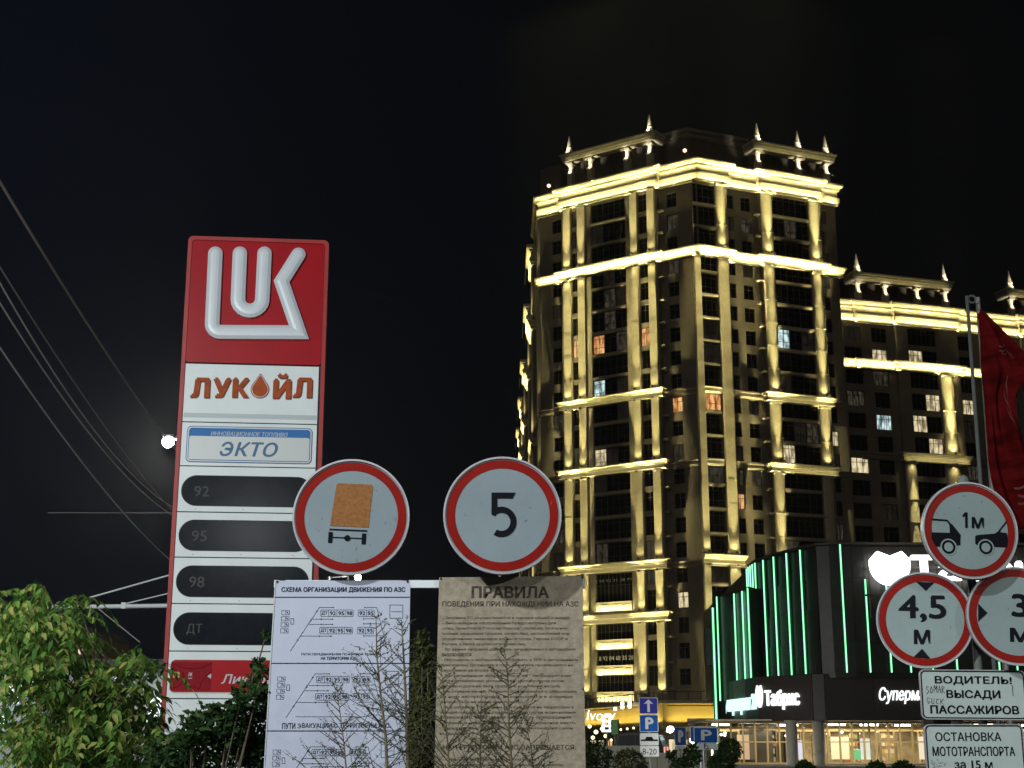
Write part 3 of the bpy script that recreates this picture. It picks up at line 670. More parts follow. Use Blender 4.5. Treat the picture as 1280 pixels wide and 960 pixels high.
# glass cladding panels: joints
pj = random.Random(5)
for i in range(len(full)-1):
    a, b = full[i], full[i+1]; n = max(1, int((b-a).length/1.25)); d = (b-a).normalized(); r_ = math.atan2(d.y, d.x)
    for j in range(n):
        q = a.lerp(b, j/n); w = (b-a).length/n
        for k in range(4):
            z0 = ZF+.05+k*1.6; o = link('glass_panel', MB().box(.012, w-.012, -.04-.01*pj.random(), 0, z0, min(z0+1.58, ZT+.05)).mesh('glass_panel', 'blackglass'), mk, (q.x-MX.x, q.y-MX.y, 0), r_)
            o.rotation_euler = (pj.uniform(-.004, .004), 0, r_+pj.uniform(-.006, .006))
MB().sweep([loc(p) for p in full], [(-.3, ZT+.05), (.10, ZT+.05), (.10, ZT+.16), (-.3, ZT+.16)]).build('parapet', 'frame', mk)
def neon(p, z0, z1, nrm, lit_=True):
    q = p+nrm*.12
    f = MB().box(-.07, .07, -.02, .06, z0, z1).build('neon_line', 'neonhalo', mk, (q.x-MX.x, q.y-MX.y, 0), math.atan2(-nrm.x, nrm.y)+math.pi)
    link('tube', MB().tube((0, -.05, z0), (0, -.05, z1), .035, n=6).mesh('tube', 'neon'), f)
def nrm_at(i, pts):
    a = pts[max(0, i-1)]; b = pts[min(len(pts)-1, i+1)]; d = (b-a).normalized(); return Vector((d.y, -d.x))
for i, p in enumerate(crv[:-1]): neon(p, ZF+.05, ZT-.05, nrm_at(i, crv))
for px, zt_ in ((1052, ZT+.05), (1081, 10.0), (1107, 9.85), (1131, 9.8), (1158, 9.8), (1188, 9.8), (1212, 9.8), (1240, 9.7), (1262, 9.7)):
    r = ray(px, 735); k = (R0.y-.25)/r[1]; neon(Vector((r[0]*k, R0.y-.25)), ZF+.05, zt_, Vector((0, -1)))
# receding left flank, lower
ltop = [(890, 745.5), (918, 740), (928, 737), (935, 733)]; ZL = 10.2
lf = [atz(x, y, ZL) for x, y in ltop]; lf = [Vector((p.x, p.y)) for p in lf]
MB().slab([loc(p) for p in lf+[Vector((lf[-1].x+6, lf[-1].y+10)), Vector((lf[0].x+6, lf[0].y+10))]], .7, ZL).build('flank_wall', 'blackglass', mk)
for i, p in enumerate([atz(896.5, 744, ZL), lf[1], lf[2], lf[3]]): neon(Vector((p.x, p.y)), 4.2 if i == 0 else ZF-.3, ZL-.1, Vector((-.35, -.94)))
q = atz(894.5, 745, ZL+.3)*0+at(893.5, 850, 83); MB().box(-.1, .1, -.1, .1, 1.2, 9.4).build('neon_line', 'neonhalo', mk, (q.x-MX.x, q.y-MX.y, 0)); MB().tube((q.x-MX.x, q.y-MX.y-.14, 1.2), (q.x-MX.x, q.y-MX.y-.14, 9.4), .045, n=6).build('neon_line', 'neon', mk)
MB().box(-.5, .5, -.2, .2, 6.2, 8.3).build('projecting_box', 'blackglass', mk, tuple(at(891.5, 790, 84)-MX-Vector((0, 0, at(891.5, 790, 84).z))))
# fascia
fp = [Vector(at(x, y, Y).xy) for x, y, Y in ((903, 845, 84.5), (948, 853, 77.2), (966, 850, 76.42), (1015, 844, 74.5), (1030, 844, 74.2), (1151, 848, 74.2), (1300, 850, 74.5))]
ZB = 2.95
MB().slab([loc(p) for p in fp+[Vector((fp[-1].x, 82)), Vector((fp[0].x+3, 90))]], ZB, ZF).build('fascia', 'fascia', mk)
for i in range(len(fp)-1):                       # fascia sheets
    a, b = fp[i], fp[i+1]; n = max(1, int((b-a).length/2.4)); d = (b-a).normalized()
    for j in range(n):
        q = a.lerp(b, j/n); w = (b-a).length/n
        mm = mat('grey_lit_look', (.20, .20, .17), .5, var=.3, scale=1.5) if i == 0 and j % 2 else ('fascia')  # lit look of the left stretch put into a paler grey
        link('fascia_sheet', MB().box(.01, w-.01, -.05, 0, ZB+.02, ZF-.02).mesh('fascia_sheet', mm), mk, (q.x-MX.x, q.y-MX.y, 0), math.atan2(d.y, d.x))
# roof and ground-floor lettering
def sign_on(p, q, z0, z1, f0, f1, txt, name, m, bold, shear=0., ex=.05, out=.12, spacing=1.):
    d = (q-p).normalized(); L = (q-p).length; o = text(txt, (L*f0, z0, L*f1, z1), -out, name, m, mk, ex=ex, bold=bold, shear=shear, res=4, spacing=spacing)
    o.location = (p.x-MX.x, p.y-MX.y, 0); o.rotation_euler = (0, 0, math.atan2(d.y, d.x)); return o
zof = lambda px, py, Y: at(px, py, Y).z
sign_on(fp[1], fp[3], zof(975, 887, 75.8), zof(975, 862, 75.8), .135, .78, 'Табрис', 'lettering', 'letter', .035, 0)
def hpx(px, pl2): return pl2.hit(px, 870)[0]
fr = Plane(Vector((fp[4].x, fp[4].y, 0)), (1, 0))
o = text('Супермаркет', (fr.hit(1098, 870)[0], fr.hit(1098, 880)[1], fr.hit(1186, 870)[0], fr.hit(1098, 859)[1]), -.1, 'lettering', 'letter', mk, ex=.03, bold=.02, shear=.25, res=4); o.location = (fp[4].x-MX.x, fp[4].y-MX.y, 0)
sign_on(fp[0], fp[1], 3.35, 4.45, .05, .98, 'Супермаркет 24', 'lettering', 'letterc', .02, .2)
def blob(name, m, cx, cz, w, h, parent, y0=-.1, y1=.1, loc=(0, 0, 0), rz=0., notch=.28):
    pts = []
    n = 40
    for i in range(n+1):                      # tulip shape, notched at the top
        t = -1+2*i/n; top = .5-notch*(1-abs(t))**1.1*1.0+.0 if abs(t) < .62 else .5-notch*.35-(abs(t)-.62)*.6
        pts.append((cx+t*w/2*.98, cz+h*top))
    for i in range(1, n):
        a = math.pi*i/n; pts.append((cx+math.cos(a)*w/2, cz+h*.12-h*.62*math.sin(a)**.9))
    return MB().prism(pts, y0, y1).build(name, m, parent, loc, rz)
e = Vector(fp[1]); dd = (fp[3]-fp[1]).normalized()
blob('logo_shape', 'letter', .14, 4.25, .42, 1.2, mk, -.2, -.08, (fp[1].x-MX.x, fp[1].y-MX.y, 0), math.atan2(dd.y, dd.x), .12)
SY = R0.y-1.1; rl = Plane(Vector((18.5, SY, 0)), (1, 0)); rs = thing('rooftop_logo_sign', 'glowing white rounded notched logo with big white letters high on the supermarket facade', 'illuminated sign', (18.5, SY, 0))
x0, z0 = rl.hit(1088, 732); x1, z1 = rl.hit(1136, 686)
blob('logo_shape', glow('white_logo_glow', (1, 1, 1), 3.), (x0+x1)/2, (z0+z1)/2, x1-x0, z1-z0, rs, -.15, .1, notch=.20)
tx = rl.hit(1140, 734); ty = rl.hit(1300, 694)
text('Табрис', (tx[0], tx[1], rl.hit(1262, 0)[0], ty[1]), 0, 'lettering', glow('white_roof_letter', (1, 1, 1), 3.), rs, ex=.12, bold=.05, res=4)
sf = MB(); sf.box(x0-.2, tx[0]+6.5, .3, .4, z0-.5, z0-.4).box(x0-.2, tx[0]+6.5, .3, .4, z0+.9, z0+1.0)
for i in range(9): sf.box(x0+i*.95, x0+i*.95+.07, .3, .38, z0-1.6, z1-.3)
sf.build('support_frame', 'frame', rs)
# white dish on the roof edge
MB().lathe([(.05, 0), (.45, .12), (.55, .22), (.5, .24), (.05, .1)], n=14).build('roof_dish', 'rim', mk, tuple(at(1068, 690, 76)-MX))
# ground floor: glazed front, columns, lit interior
gy = 76.6
MB().box(-6.5, 22, .0, .1, .75, ZB).mesh
fl = MB(); 
MB().slab([(-5.2, 3.2), (24, 3.2), (24, 12), (-5.2, 12)], .70, .78).build('shop_floor', mat('shop_floor_tiles', (.5, .42, .3), .3), mk)
mull0 = mat('warm_metal_post', (.42, .31, .15), .45, metal=.2)
shopw = lit('shop_interior', (.40, .22, .07), (1., .85, .5), .75, 1.6, .6)
MB().slab([(-5.2, 9.5), (24, 9.5), (24, 9.7), (-5.2, 9.7)], .75, ZB+.3).build('shop_back_wall', mat('shop_back_wall', (.62, .50, .30), .7, var=.6, scale=1.1), mk)
MB().slab([(-5.2, 1.5), (24, 1.5), (24, 12), (-5.2, 12)], ZB+.02, ZB+.1).build('shop_ceiling', mat('shop_ceiling', (.55, .5, .4), .7), mk)
sr = random.Random(21)
stock = [mat('stock_colour', c, .6) for c in ((.45, .24, .09), (.25, .30, .12), (.50, .40, .2), (.45, .42, .35), (.35, .12, .06), (.20, .16, .10))]
for i in range(11):
    x = -4.5+i*2.4+sr.uniform(-.5, .5); y = sr.uniform(6.2, 9.0); mb = MB(); mb.cur = 5; W_ = sr.uniform(.7, 1.1)
    mb.box(0, .04, 0, .4, .78, 2.7).box(W_-.04, W_, 0, .4, .78, 2.7)
    for k in range(5):
        z = .85+k*.42; mb.cur = 5; mb.box(.04, W_-.04, 0, .4, z, z+.03); xx = .06
        while xx < W_-.15: w_ = sr.uniform(.12, .35); mb.cur = sr.choice((0, 1, 2, 2, 3, 3, 4)); mb.box(xx, xx+w_*.9, .02, .3, z+.03, z+sr.uniform(.15, .36)); xx += w_
    tag(mb.build('stocked_shelf', stock, mk, (x, y, 0)), kind='stuff')
for x, y, w_, h_, c_, e_ in ((-.2, 4.6, .55, 1.0, (.75, .78, .95), .9), (3.4, 4.2, .5, 1.1, (.9, .95, .85), .8), (3.3, 5.5, 1.0, .5, (.25, .85, .4), .5), (2.2, 6.5, 1.1, 1.2, (1, .9, .6), .6), (6.8, 5.2, .6, 1.2, (1., .9, .75), .8), (-3.0, 5.5, .8, 1.3, (1, .72, .42), .6), (9., 5.5, 1., .9, (1, .85, .6), .6)):
    tag(MB().box(0, w_, 0, .06, 1.0, 1.0+h_).build('lit_poster', glow('poster_glow', c_, e_), mk, (x, y, 0)))
for i in range(16):                                # ceiling beams and ducts
    MB().box(-6+0, 24, 0, .12, -.06, .06).build('ceiling_rail', mull0, mk, (0, 3.6+i*.42, ZB-.3-.05*(i % 3))) if i % 4 == 0 else None
    x = -4.6+i*1.7; MB().box(0, .10, 0, .10, .78, ZB).build('inner_post', mull0, mk, (x, 4.4+(i*7 % 5)*.7, 0))
for i in range(12):
    x = -4+i*2.1; MB().box(-.5, .5, -.08, .08, -.05, .05).build('ceiling_lamp', glow('shop_lamp_glow', (1, .93, .72), 9), mk, (x, 5.0+(i % 3)*1.2, ZB-.12))
for i in range(34): MB().lathe([(.02, -.07), (.09, 0), (.02, .07)], n=8).build('pendant_lamp', 'bulb', mk, (-4.6+sr.uniform(0, 24), sr.uniform(3.6, 8.5), ZB-sr.uniform(.2, .75)))
area((MX.x+1, MX.y+6.5, ZB-.2), (MX.x+1, MX.y+6.5, 0), 800, 11, 3, (1, .85, .55)); area((MX.x+13, MX.y+6.5, ZB-.2), (MX.x+13, MX.y+6.5, 0), 850, 12, 3, (1, .85, .55))
area((MX.x+2, MX.y+1.2, ZB-.05), (MX.x+2, MX.y+1.2, 0), 350, 10, .8, (1, .88, .65))
glp = bpy.data.materials.new('clear_shop_glass'); glp.use_nodes = True; nt = glp.node_tree
tb = nt.nodes.new('ShaderNodeBsdfTransparent'); gb = nt.nodes.new('ShaderNodeBsdfGlossy'); gb.inputs['Roughness'].default_value = .05; ms = nt.nodes.new('ShaderNodeMixShader'); ms.inputs[0].default_value = .08
nt.links.new(tb.outputs[0], ms.inputs[1]); nt.links.new(gb.outputs[0], ms.inputs[2]); nt.links.new(ms.outputs[0], nt.nodes['Material Output'].inputs[0])
mul = MB(); 
mull = mat('warm_metal_mullion', (.50, .38, .19), .4, metal=.3)
for i in range(44):
    x = -5.0+i*.64
    f = MB().box(0, .64, -.03, .05, .78, .86).box(0, .64, -.03, .05, 1.88, 1.94).box(0, .64, -.03, .05, ZB-.08, ZB).box(0, .085, -.07, .06, .78, ZB).build('shop_window', mull, mk, (x, 3.2, 0))
    link('pane', MB().box(.06, .64, 0, .012, .86, ZB-.08).mesh('pane', glp), f)
for px in (990, 1024, 1197): 
    q = at(px, 930, 75.2); MB().lathe([(.36, .7), (.36, .8), (.30, .9), (.30, ZB-.12), (.36, ZB-.05), (.36, ZB+.02)], n=16).build('column', mat('pale_column', (.42, .40, .33), .5, var=.2, scale=2), mk, (q.x-MX.x, q.y-MX.y, 0), smooth=True)

# ------------------------------------------------------------------ petrol station price pylon
PK = at(205, 870, 21); PX = Vector((PK.x, PK.y, 0)); pp_ = Plane(PX, (math.sin(R(84.4)), math.cos(R(84.4))))
pyl = thing('fuel_price_pylon', 'tall red and white petrol station price pylon with dark oval displays', 'price sign', PX, pp_.rz)
ht = pp_.hit
pol = rrect(-.02, -1.5, 2.12, 9.28, .07)
MB().prism(pol, .05, .62).build('casing', 'redside', pyl)
MB().ring(rrect(-.03, -1.5, 2.13, 9.29, .08), rrect(.03, -1.4, 2.07, 9.23, .05), -.035, .12).build('edge_trim', 'redside', pyl)
MB().prism(rrect(.035, 7.27, 2.065, 9.225, .04), -.02, .05).build('logo_panel', 'red', pyl)
MB().box(.03, 2.07, -.0, .05, -1.4, 7.26).build('panel_backing', 'seam', pyl)
def panel(z0, z1, name='white_panel', x0=.04, x1=2.04):
    return MB().box(x0, x1, -.03, .0, z0+.008, z1-.008).build(name, 'white', pyl)
panel(6.34, 7.25); panel(5.67, 6.34)
rows = [(4.98, 5.67), (4.31, 4.98), (3.635, 4.31), (2.955, 3.635)]
pill = [(5.08, 5.52), (4.415, 4.855), (3.74, 4.18), (3.055, 3.50)]
glassp = mat('smoked_display_glass', (.012, .015, .021), .19, var=.4, scale=5, bump=.05, bscale=2.5, spec=.05)
for (z0, z1), (a, b), t in zip(rows, pill, ('100', '98', '95', 'ДТ')):
    o = panel(z0, z1)
    r = (b-a)/2; po = rrect(.09, a, 1.99, b, r-.005, 10)
    MB().ring(rrect(.08, a-.01, 2.0, b+.01, r+.004, 10), po, -.037, -.03).build('display_rim', 'seam', pyl)
    d = MB().prism(po, -.036, -.02).build('price_display', glassp, pyl)
    t = {'100': '92', '98': '95', '95': '98', 'ДТ': 'ДТ'}[t]
    te = text(t, (.27, a+.13, .49, a+.29), -.0375, 'display_digits', 'seg', None, bold=.01); te.parent = d
    for x in (.3, 1.0, 1.75): MB().lathe([(.006, 0), (.006, .004)], n=6).build('rivet', 'seam', pyl, (x, -.032, z0+.045)).rotation_euler = (R(90), 0, 0)
panel(2.285, 2.955); panel(1.6, 2.285); panel(.9, 1.6); panel(.2, .9)
# card advert
rp_ = rrect(.075, 2.375, 1.98, 2.83, .07)
MB().prism(rrect(.065, 2.36, 1.99, 2.84, .08), -.036, -.03).build('advert_border', 'silver', pyl)
ad = MB().prism(rp_, -.040, -.034).build('advert_panel', 'red', pyl)
x1 = ht(273, 0)[0]; x1 = .78
MB().box(.085, .66, -.0425, -.04, 2.40, 2.80).build('printed_card', 'cardred', ad)
cl = MB()
for pts in (((.10, 2.78), (.25, 2.72), (.42, 2.70), (.55, 2.73), (.66, 2.79)), ((.10, 2.42), (.22, 2.47), (.28, 2.56), (.25, 2.66)), ((.5, 2.42), (.52, 2.52), (.58, 2.6), (.66, 2.66)), ((.3, 2.42), (.4, 2.46), (.5, 2.42))):
    for a, b in zip(pts, pts[1:]): cl.tube((a[0], -.0430, a[1]), (b[0], -.0430, b[1]), .005, n=4)
cl.build('card_lines', 'cardred2', ad)
MB().prism(rrect(.115, 2.575, .21, 2.66, .02), -.045, -.0426).build('card_chip', 'gold', ad)
MB().prism([(.60, 2.60), (.655, 2.64), (.655, 2.565)], -.045, -.0426).build('card_arrow', 'signwhite', ad)
text('ЛК', (.33, 2.60, .39, 2.65), -.044, 'card_mark', 'signwhite', ad, bold=.03); MB().box(.33, .39, -.0445, -.0426, 2.565, 2.575).build('card_mark', 'signwhite', ad)
text('Ликард', (.80, 2.46, 1.55, 2.63), -.043, 'lettering', 'signwhite', ad, shear=.2, bold=.02)
# logo letters
def outline(pts, w, capn=8, tip=None):
    P2 = [Vector(p) for p in pts]; n = len(P2); L_ = []; R_ = []
    d = [(P2[i+1]-P2[i]).normalized() for i in range(n-1)]
    for i in range(n):
        if i == 0: m = Vector((-d[0].y, d[0].x))
        elif i == n-1: m = Vector((-d[-1].y, d[-1].x))
        else:
            a = Vector((-d[i-1].y, d[i-1].x)); b = Vector((-d[i].y, d[i].x)); m = a+b; m = m/m.dot(a)
        L_.append(P2[i]+m*w); R_.append(P2[i]-m*w)
    def cap(c, dr):
        a0 = math.atan2(dr.y, dr.x); return [c+Vector((math.cos(a0+t), math.sin(a0+t)))*w for t in [math.pi/2-math.pi*k/capn for k in range(1, capn)]]
    return L_+cap(P2[-1], d[-1])+R_[::-1]+cap(P2[0], -d[0]), n
def letter(pts, w, name):
    mb = MB(); ringsv = []
    for ww, y in ((w*.97, -.02), (w, -.045), (w*.97, -.075), (w*.55, -.105), (w*.18, -.110)):
        o, n = outline(pts, ww); ringsv.append([(p.x, y, p.y) for p in o])
    N = len(ringsv[0]); vs = [v for r in ringsv for v in r]; fs = []
    for k in range(len(ringsv)-1):
        for i in range(N): j = (i+1) % N; fs.append((k*N+i, k*N+j, (k+1)*N+j, (k+1)*N+i))
    b = (len(ringsv)-1)*N; cn = 7
    for i in range(n-1): fs.append((b+i, b+i+1, b+n+cn+(n-1-i-1), b+n+cn+(n-1-i)))
    fs.append(tuple([b+n-1]+[b+n+i for i in range(cn)]+[b+n+cn])); fs.append(tuple([b+2*n+cn-1]+[b+2*n+cn+i for i in range(cn)]+[b]))
    mb.add(vs, fs); return mb.build(name, 'logo', pyl)
def pz(px, py): return ht(px, py)
zx = lambda X, Y: pz(200+X/5.3333, 280+Y/5.3333)
c0 = zx(372, 205); c1 = zx(350, 680)
cor = [zx(351+56-56*math.cos(R(a)), 672+56*math.sin(R(a))) for a in range(0, 91, 10)]
letter([zx(372, 205)]+cor+[zx(928, 730), zx(812, 392), zx(925, 212)], .113, 'raised_letter')
ua = zx(535, 205); ub = zx(522, 510); uc = zx(684, 510); ud = zx(699, 205); mid = ((ub[0]+uc[0])/2, (ub[1]+uc[1])/2); rr = (uc[0]-ub[0])/2
letter([ua]+[(mid[0]-rr*math.cos(math.pi*k/10), mid[1]-rr*math.sin(math.pi*k/10)) for k in range(11)]+[ud], .113, 'raised_letter')
# name panel letters, raised: Л У К (drop) Й Л
def zb(X, Y): return pz(200+X/5.3333, 440+Y/5.3333)
for ch, xa, xb in (('Л', 203, 338), ('У', 352, 478), ('К', 482, 600), ('Й', 752, 880), ('Л', 885, 1018)):
    a = zb(xa, 308 if ch != 'Й' else 315); b = zb(xb, 178 if ch != 'Й' else 150)
    for nm, off, m in (('letter', 0, 'orange'), ('letter_edge', .008, 'dred')):
        text(ch, (a[0]+off, a[1]-off, b[0]+off, b[1]-off), -.05+(.012 if off else 0), nm, m, pyl, ex=.012, bold=.06)
def drop(sc, y0, y1, name, m, dx=0, dz=0):
    cx, cz = zb(668, 245); top = zb(668, 148)[1]; r = .17*sc*.82; pts = []
    for i in range(25):
        a = R(-215+250*i/24); pts.append((cx+dx+r*1.0*math.cos(a), cz-.02+dz+r*math.sin(a)))
    pts.append((cx+dx+.02, cz+(top-cz)*sc*.9+dz)); pts.append((cx+dx, cz+(top-cz)*sc+dz)); pts.append((cx+dx-.02, cz+(top-cz)*sc*.9+dz))
    MB().prism(pts, y0, y1).build(name, m, pyl)
drop(1.0, -.045, -.03, 'drop_outline', 'dred'); drop(.9, -.050, -.045, 'drop_rim', 'white'); drop(.84, -.056, -.050, 'drop', 'orange')
MB().box(.05, 2.03, -.033, -.029, 6.41, 6.48).build('grey_stripe', 'grey', pyl)
# fuel brand plate
e0 = pz(232, 578); e1 = pz(391, 536)
MB().prism(rrect(e0[0], e0[1], e1[0], e1[1], .07), -.040, -.03).build('plate_border', 'lblue', pyl)
MB().prism(rrect(e0[0]+.012, e0[1]+.012, e1[0]-.012, e1[1]-.012, .06), -.043, -.04).build('plate_border', 'silver', pyl)
MB().prism(rrect(e0[0]+.03, e0[1]+.03, e1[0]-.03, e1[1]-.03, .05), -.046, -.043).build('plate', 'blue', pyl)
MB().prism(rrect(e0[0]+.04, e0[1]+.04, e1[0]-.04, e1[1]-.155, .03), -.048, -.046).build('plate_field', 'silver', pyl)
a = zb(340, 567); b = zb(853, 543); text('ИННОВАЦИОННОЕ ТОПЛИВО', (a[0], a[1], b[0], b[1]), -.0485, 'lettering', 'signwhite', pyl, shear=.25, bold=.015)
a = zb(398, 698); b = zb(790, 608); wE = (b[0]-a[0])*.235; text('КТО', (a[0]+wE*1.08, a[1], b[0], b[1]), -.0500, 'lettering', 'lblue', pyl, shear=.25, bold=.03); text('Є', (a[0], a[1], a[0]+wE, b[1]), -.0500, 'lettering', 'lblue', pyl, shear=-.25, bold=.03, flip=True)

# ------------------------------------------------------------------ left road signs and boards
YB = 8.6
fr_ = thing('board_stand', 'white steel frame carrying the two notice boards and the two round signs', 'sign frame', (0, YB+.05, 0))
bz = at(530, 724, YB).z
MB().box(-1.43, .44, .0, .04, bz-.045, bz).build('cross_bar', 'white', fr_)
MB().box(-1.43, .44, .0, .04, bz-1.2, bz-1.16).build('cross_bar', 'steel', fr_)
for x in (-1.38, -.64, -.405, .39): MB().box(x-.02, x+.02, .0, .04, 0, bz).build('post', 'steel', fr_)
for x in (at(439, 646, YB).x, at(628, 644, YB).x): MB().tube((x, .02, bz-.02), (x, .02, bz+.62), .025, n=10).build('sign_post', 'steel', fr_)
def disc(cx, cy, rpx, Y, label, yaw=0., tilt=0., roll=0., white='discwhite', rpx_in=.80, rpx_out=.945):
    c = at(cx, cy, Y); rad = .35
    t = thing('round_road_sign', label, 'road sign', c, 0); t.rotation_euler = (R(tilt), R(roll), R(yaw))
    MB().prism(circ(0, 0, rad*.985, 64), -.004, .012).build('face_plate', white, t)
    MB().ring(circ(0, 0, rad, 64), circ(0, 0, rad*.968, 64), -.016, .03).build('rim', 'rim', t)
    MB().ring(circ(0, 0, rad*rpx_out, 64), circ(0, 0, rad*rpx_in, 64), -.0062, -.004).build('red_ring', 'signred', t)
    MB().box(-.03, .03, .012, .03, -.2, .2).build('bracket', 'steel', t)
    return t, rad
d1, r_ = disc(439, 646, 73, 8.55, 'round red-ringed sign with an orange lorry load on two wheels', 3, 0, 2)
d1k = lambda X, Y: ((X-557)/407*.35, -(Y-488)/416*.35)
def quadp(pts, y0=-.0068, y1=-.004): return MB().prism(pts, y0, y1)
def rpoly(X0, Y0, X1, Y1, r, K): a = K(X0, Y1); b = K(X1, Y0); return rrect(a[0], a[1], b[0], b[1], r)
sk = [d1k(440, 262), d1k(452, 250), d1k(685, 250), d1k(697, 262), d1k(682, 560), d1k(415, 560)]
quadp(sk[::-1]).build('orange_load', 'cargo', d1)
quadp(rpoly(412, 580, 674, 591, .001, d1k)).build('load_bed', 'black', d1)
quadp(rpoly(408, 604, 438, 682, .004, d1k)).build('wheel', 'black', d1); quadp(rpoly(640, 604, 670, 682, .004, d1k)).build('wheel', 'black', d1)
quadp(rpoly(438, 637, 640, 646, .001, d1k)).build('axle', 'black', d1); a = d1k(540, 643); quadp(circ(a[0], a[1], .0185, 20), -.0074).build('axle_hub', 'black', d1)
d2, r_ = disc(628, 644, 75, 8.42, 'round red-ringed speed limit sign with a black figure 5', 1, 0, 0)
d2k = lambda X, Y: ((X-520)/403*.35, -(Y-500)/403*.35)
a = d2k(438, 648); b = d2k(620, 345)
def five(box, parent, m='black', y=-.0075):
    """digit drawn as strokes"""
    x0, z0, x1, z1 = box; w = x1-x0; h = z1-z0; mb = MB()
    F = lambda u, v: (x0+u*w, z0+v*h)
    th = .165
    mb.prism([F(.04, 1), F(.04, .50), F(.18, .46), F(.26, .53), F(.26, .985)][::-1], y, -.004)
    mb.prism([F(.04, 1), F(.04, .865), F(.84, .865), F(.94, 1)][::1], y-.0001, -.004)
    cx, cz = .42, .335; ro = (.56, .345); ri = (.33, .205); n = 20; o = []; i_ = []
    for k in range(n+1):
        t = R(128-250*k/n); o.append(F(cx+ro[0]*math.cos(t), cz+ro[1]*math.sin(t))); i_.append(F(cx+ri[0]*math.cos(t), cz+ri[1]*math.sin(t)))
    for k in range(n): mb.prism([o[k], o[k+1], i_[k+1], i_[k]], y-.0002, -.004)
    return mb.build('digit', m, parent)
five((a[0], a[1], b[0], b[1]), d2)
def marks(t, n, seed, rad=.3, m='polepaint'):
    rg = random.Random(seed); mb = MB()
    for i in range(n):
        a = rg.uniform(0, 6.28); r = rad*math.sqrt(rg.random()); p = Vector((r*math.cos(a), r*math.sin(a))); d = Vector((rg.gauss(0, 1), rg.gauss(0, 1.5))).normalized()*rg.choice((.002, .003, .004, .008, .02)); k = Vector((-d.y, d.x)).normalized()*rg.uniform(.0006, .0016)
        mb.prism([tuple(p+k), tuple(p+d+k), tuple(p+d-k), tuple(p-k)], -.0066-.000004*i, -.004)
    tag(mb.build('scratches', m, t), kind='stuff')
marks(d1, 26, 31); marks(d2, 22, 32)
# board 1
def sheet(label, name, c, dep, m, px4, edge):
    K = at(px4[0][0], 960, YB); t = thing(name, label, 'notice board', (K.x, YB, 0)); pl3 = Plane((K.x, YB, 0), (1, 0))
    L_ = [pl3.hit(*p) for p in px4]; zb_ = .95
    def dn(p, q): k = (zb_-p[1])/(q[1]-p[1]); return (p[0]+(q[0]-p[0])*k, zb_)
    po = [L_[0], dn(L_[0], L_[3]), dn(L_[1], L_[2]), L_[1]]
    MB().prism(po, -.008, .0).build('sheet', m, t)
    return t, pl3, po
b1, bp1, po = sheet('pale blue-white traffic plan board with black diagrams and a Russian title', 'traffic_plan_board', None, 0, 'board', ((344, 726), (513, 726), (509.5, 960), (330, 960)), None)
MB().prism([po[0], po[1], (po[1][0]+.006, po[1][1]), (po[0][0]+.006, po[0][1])], -.012, -.0081).build('edge_strip', 'silver', b1)
K1 = lambda X, Y: bp1.hit(320+X/3.84, 710+Y/3.84)
def tx1(s, X0, Y0, X1, Y1, bold=.03, m='boardtxt', pr=b1, K=K1, nm='lettering', y=-.0095):
    a = K(X0, Y1); b = K(X1, Y0); return text(s, (a[0], a[1], b[0], b[1]), y, nm, m, pr, bold=bold)
def ln1(mb, X0, Y0, X1, Y1, w=.0016, K=K1, y=-.0095):
    a = Vector(K(X0, Y0)); b = Vector(K(X1, Y1)); d = (b-a).normalized(); n = Vector((-d.y, d.x))*w
    mb.prism([tuple(a+n), tuple(b+n), tuple(b-n), tuple(a-n)], y, -.0078)
tx1('СХЕМА ОРГАНИЗАЦИИ ДВИЖЕНИЯ ПО АЗС', 122, 92, 718, 120, .045)
for Y in (141, 458, 782):
    mb = MB(); ln1(mb, (92, 70, 45)[(141, 458, 782).index(Y)], Y, 738, Y, .0028); mb.build('divider_line', 'boardtxt', b1)
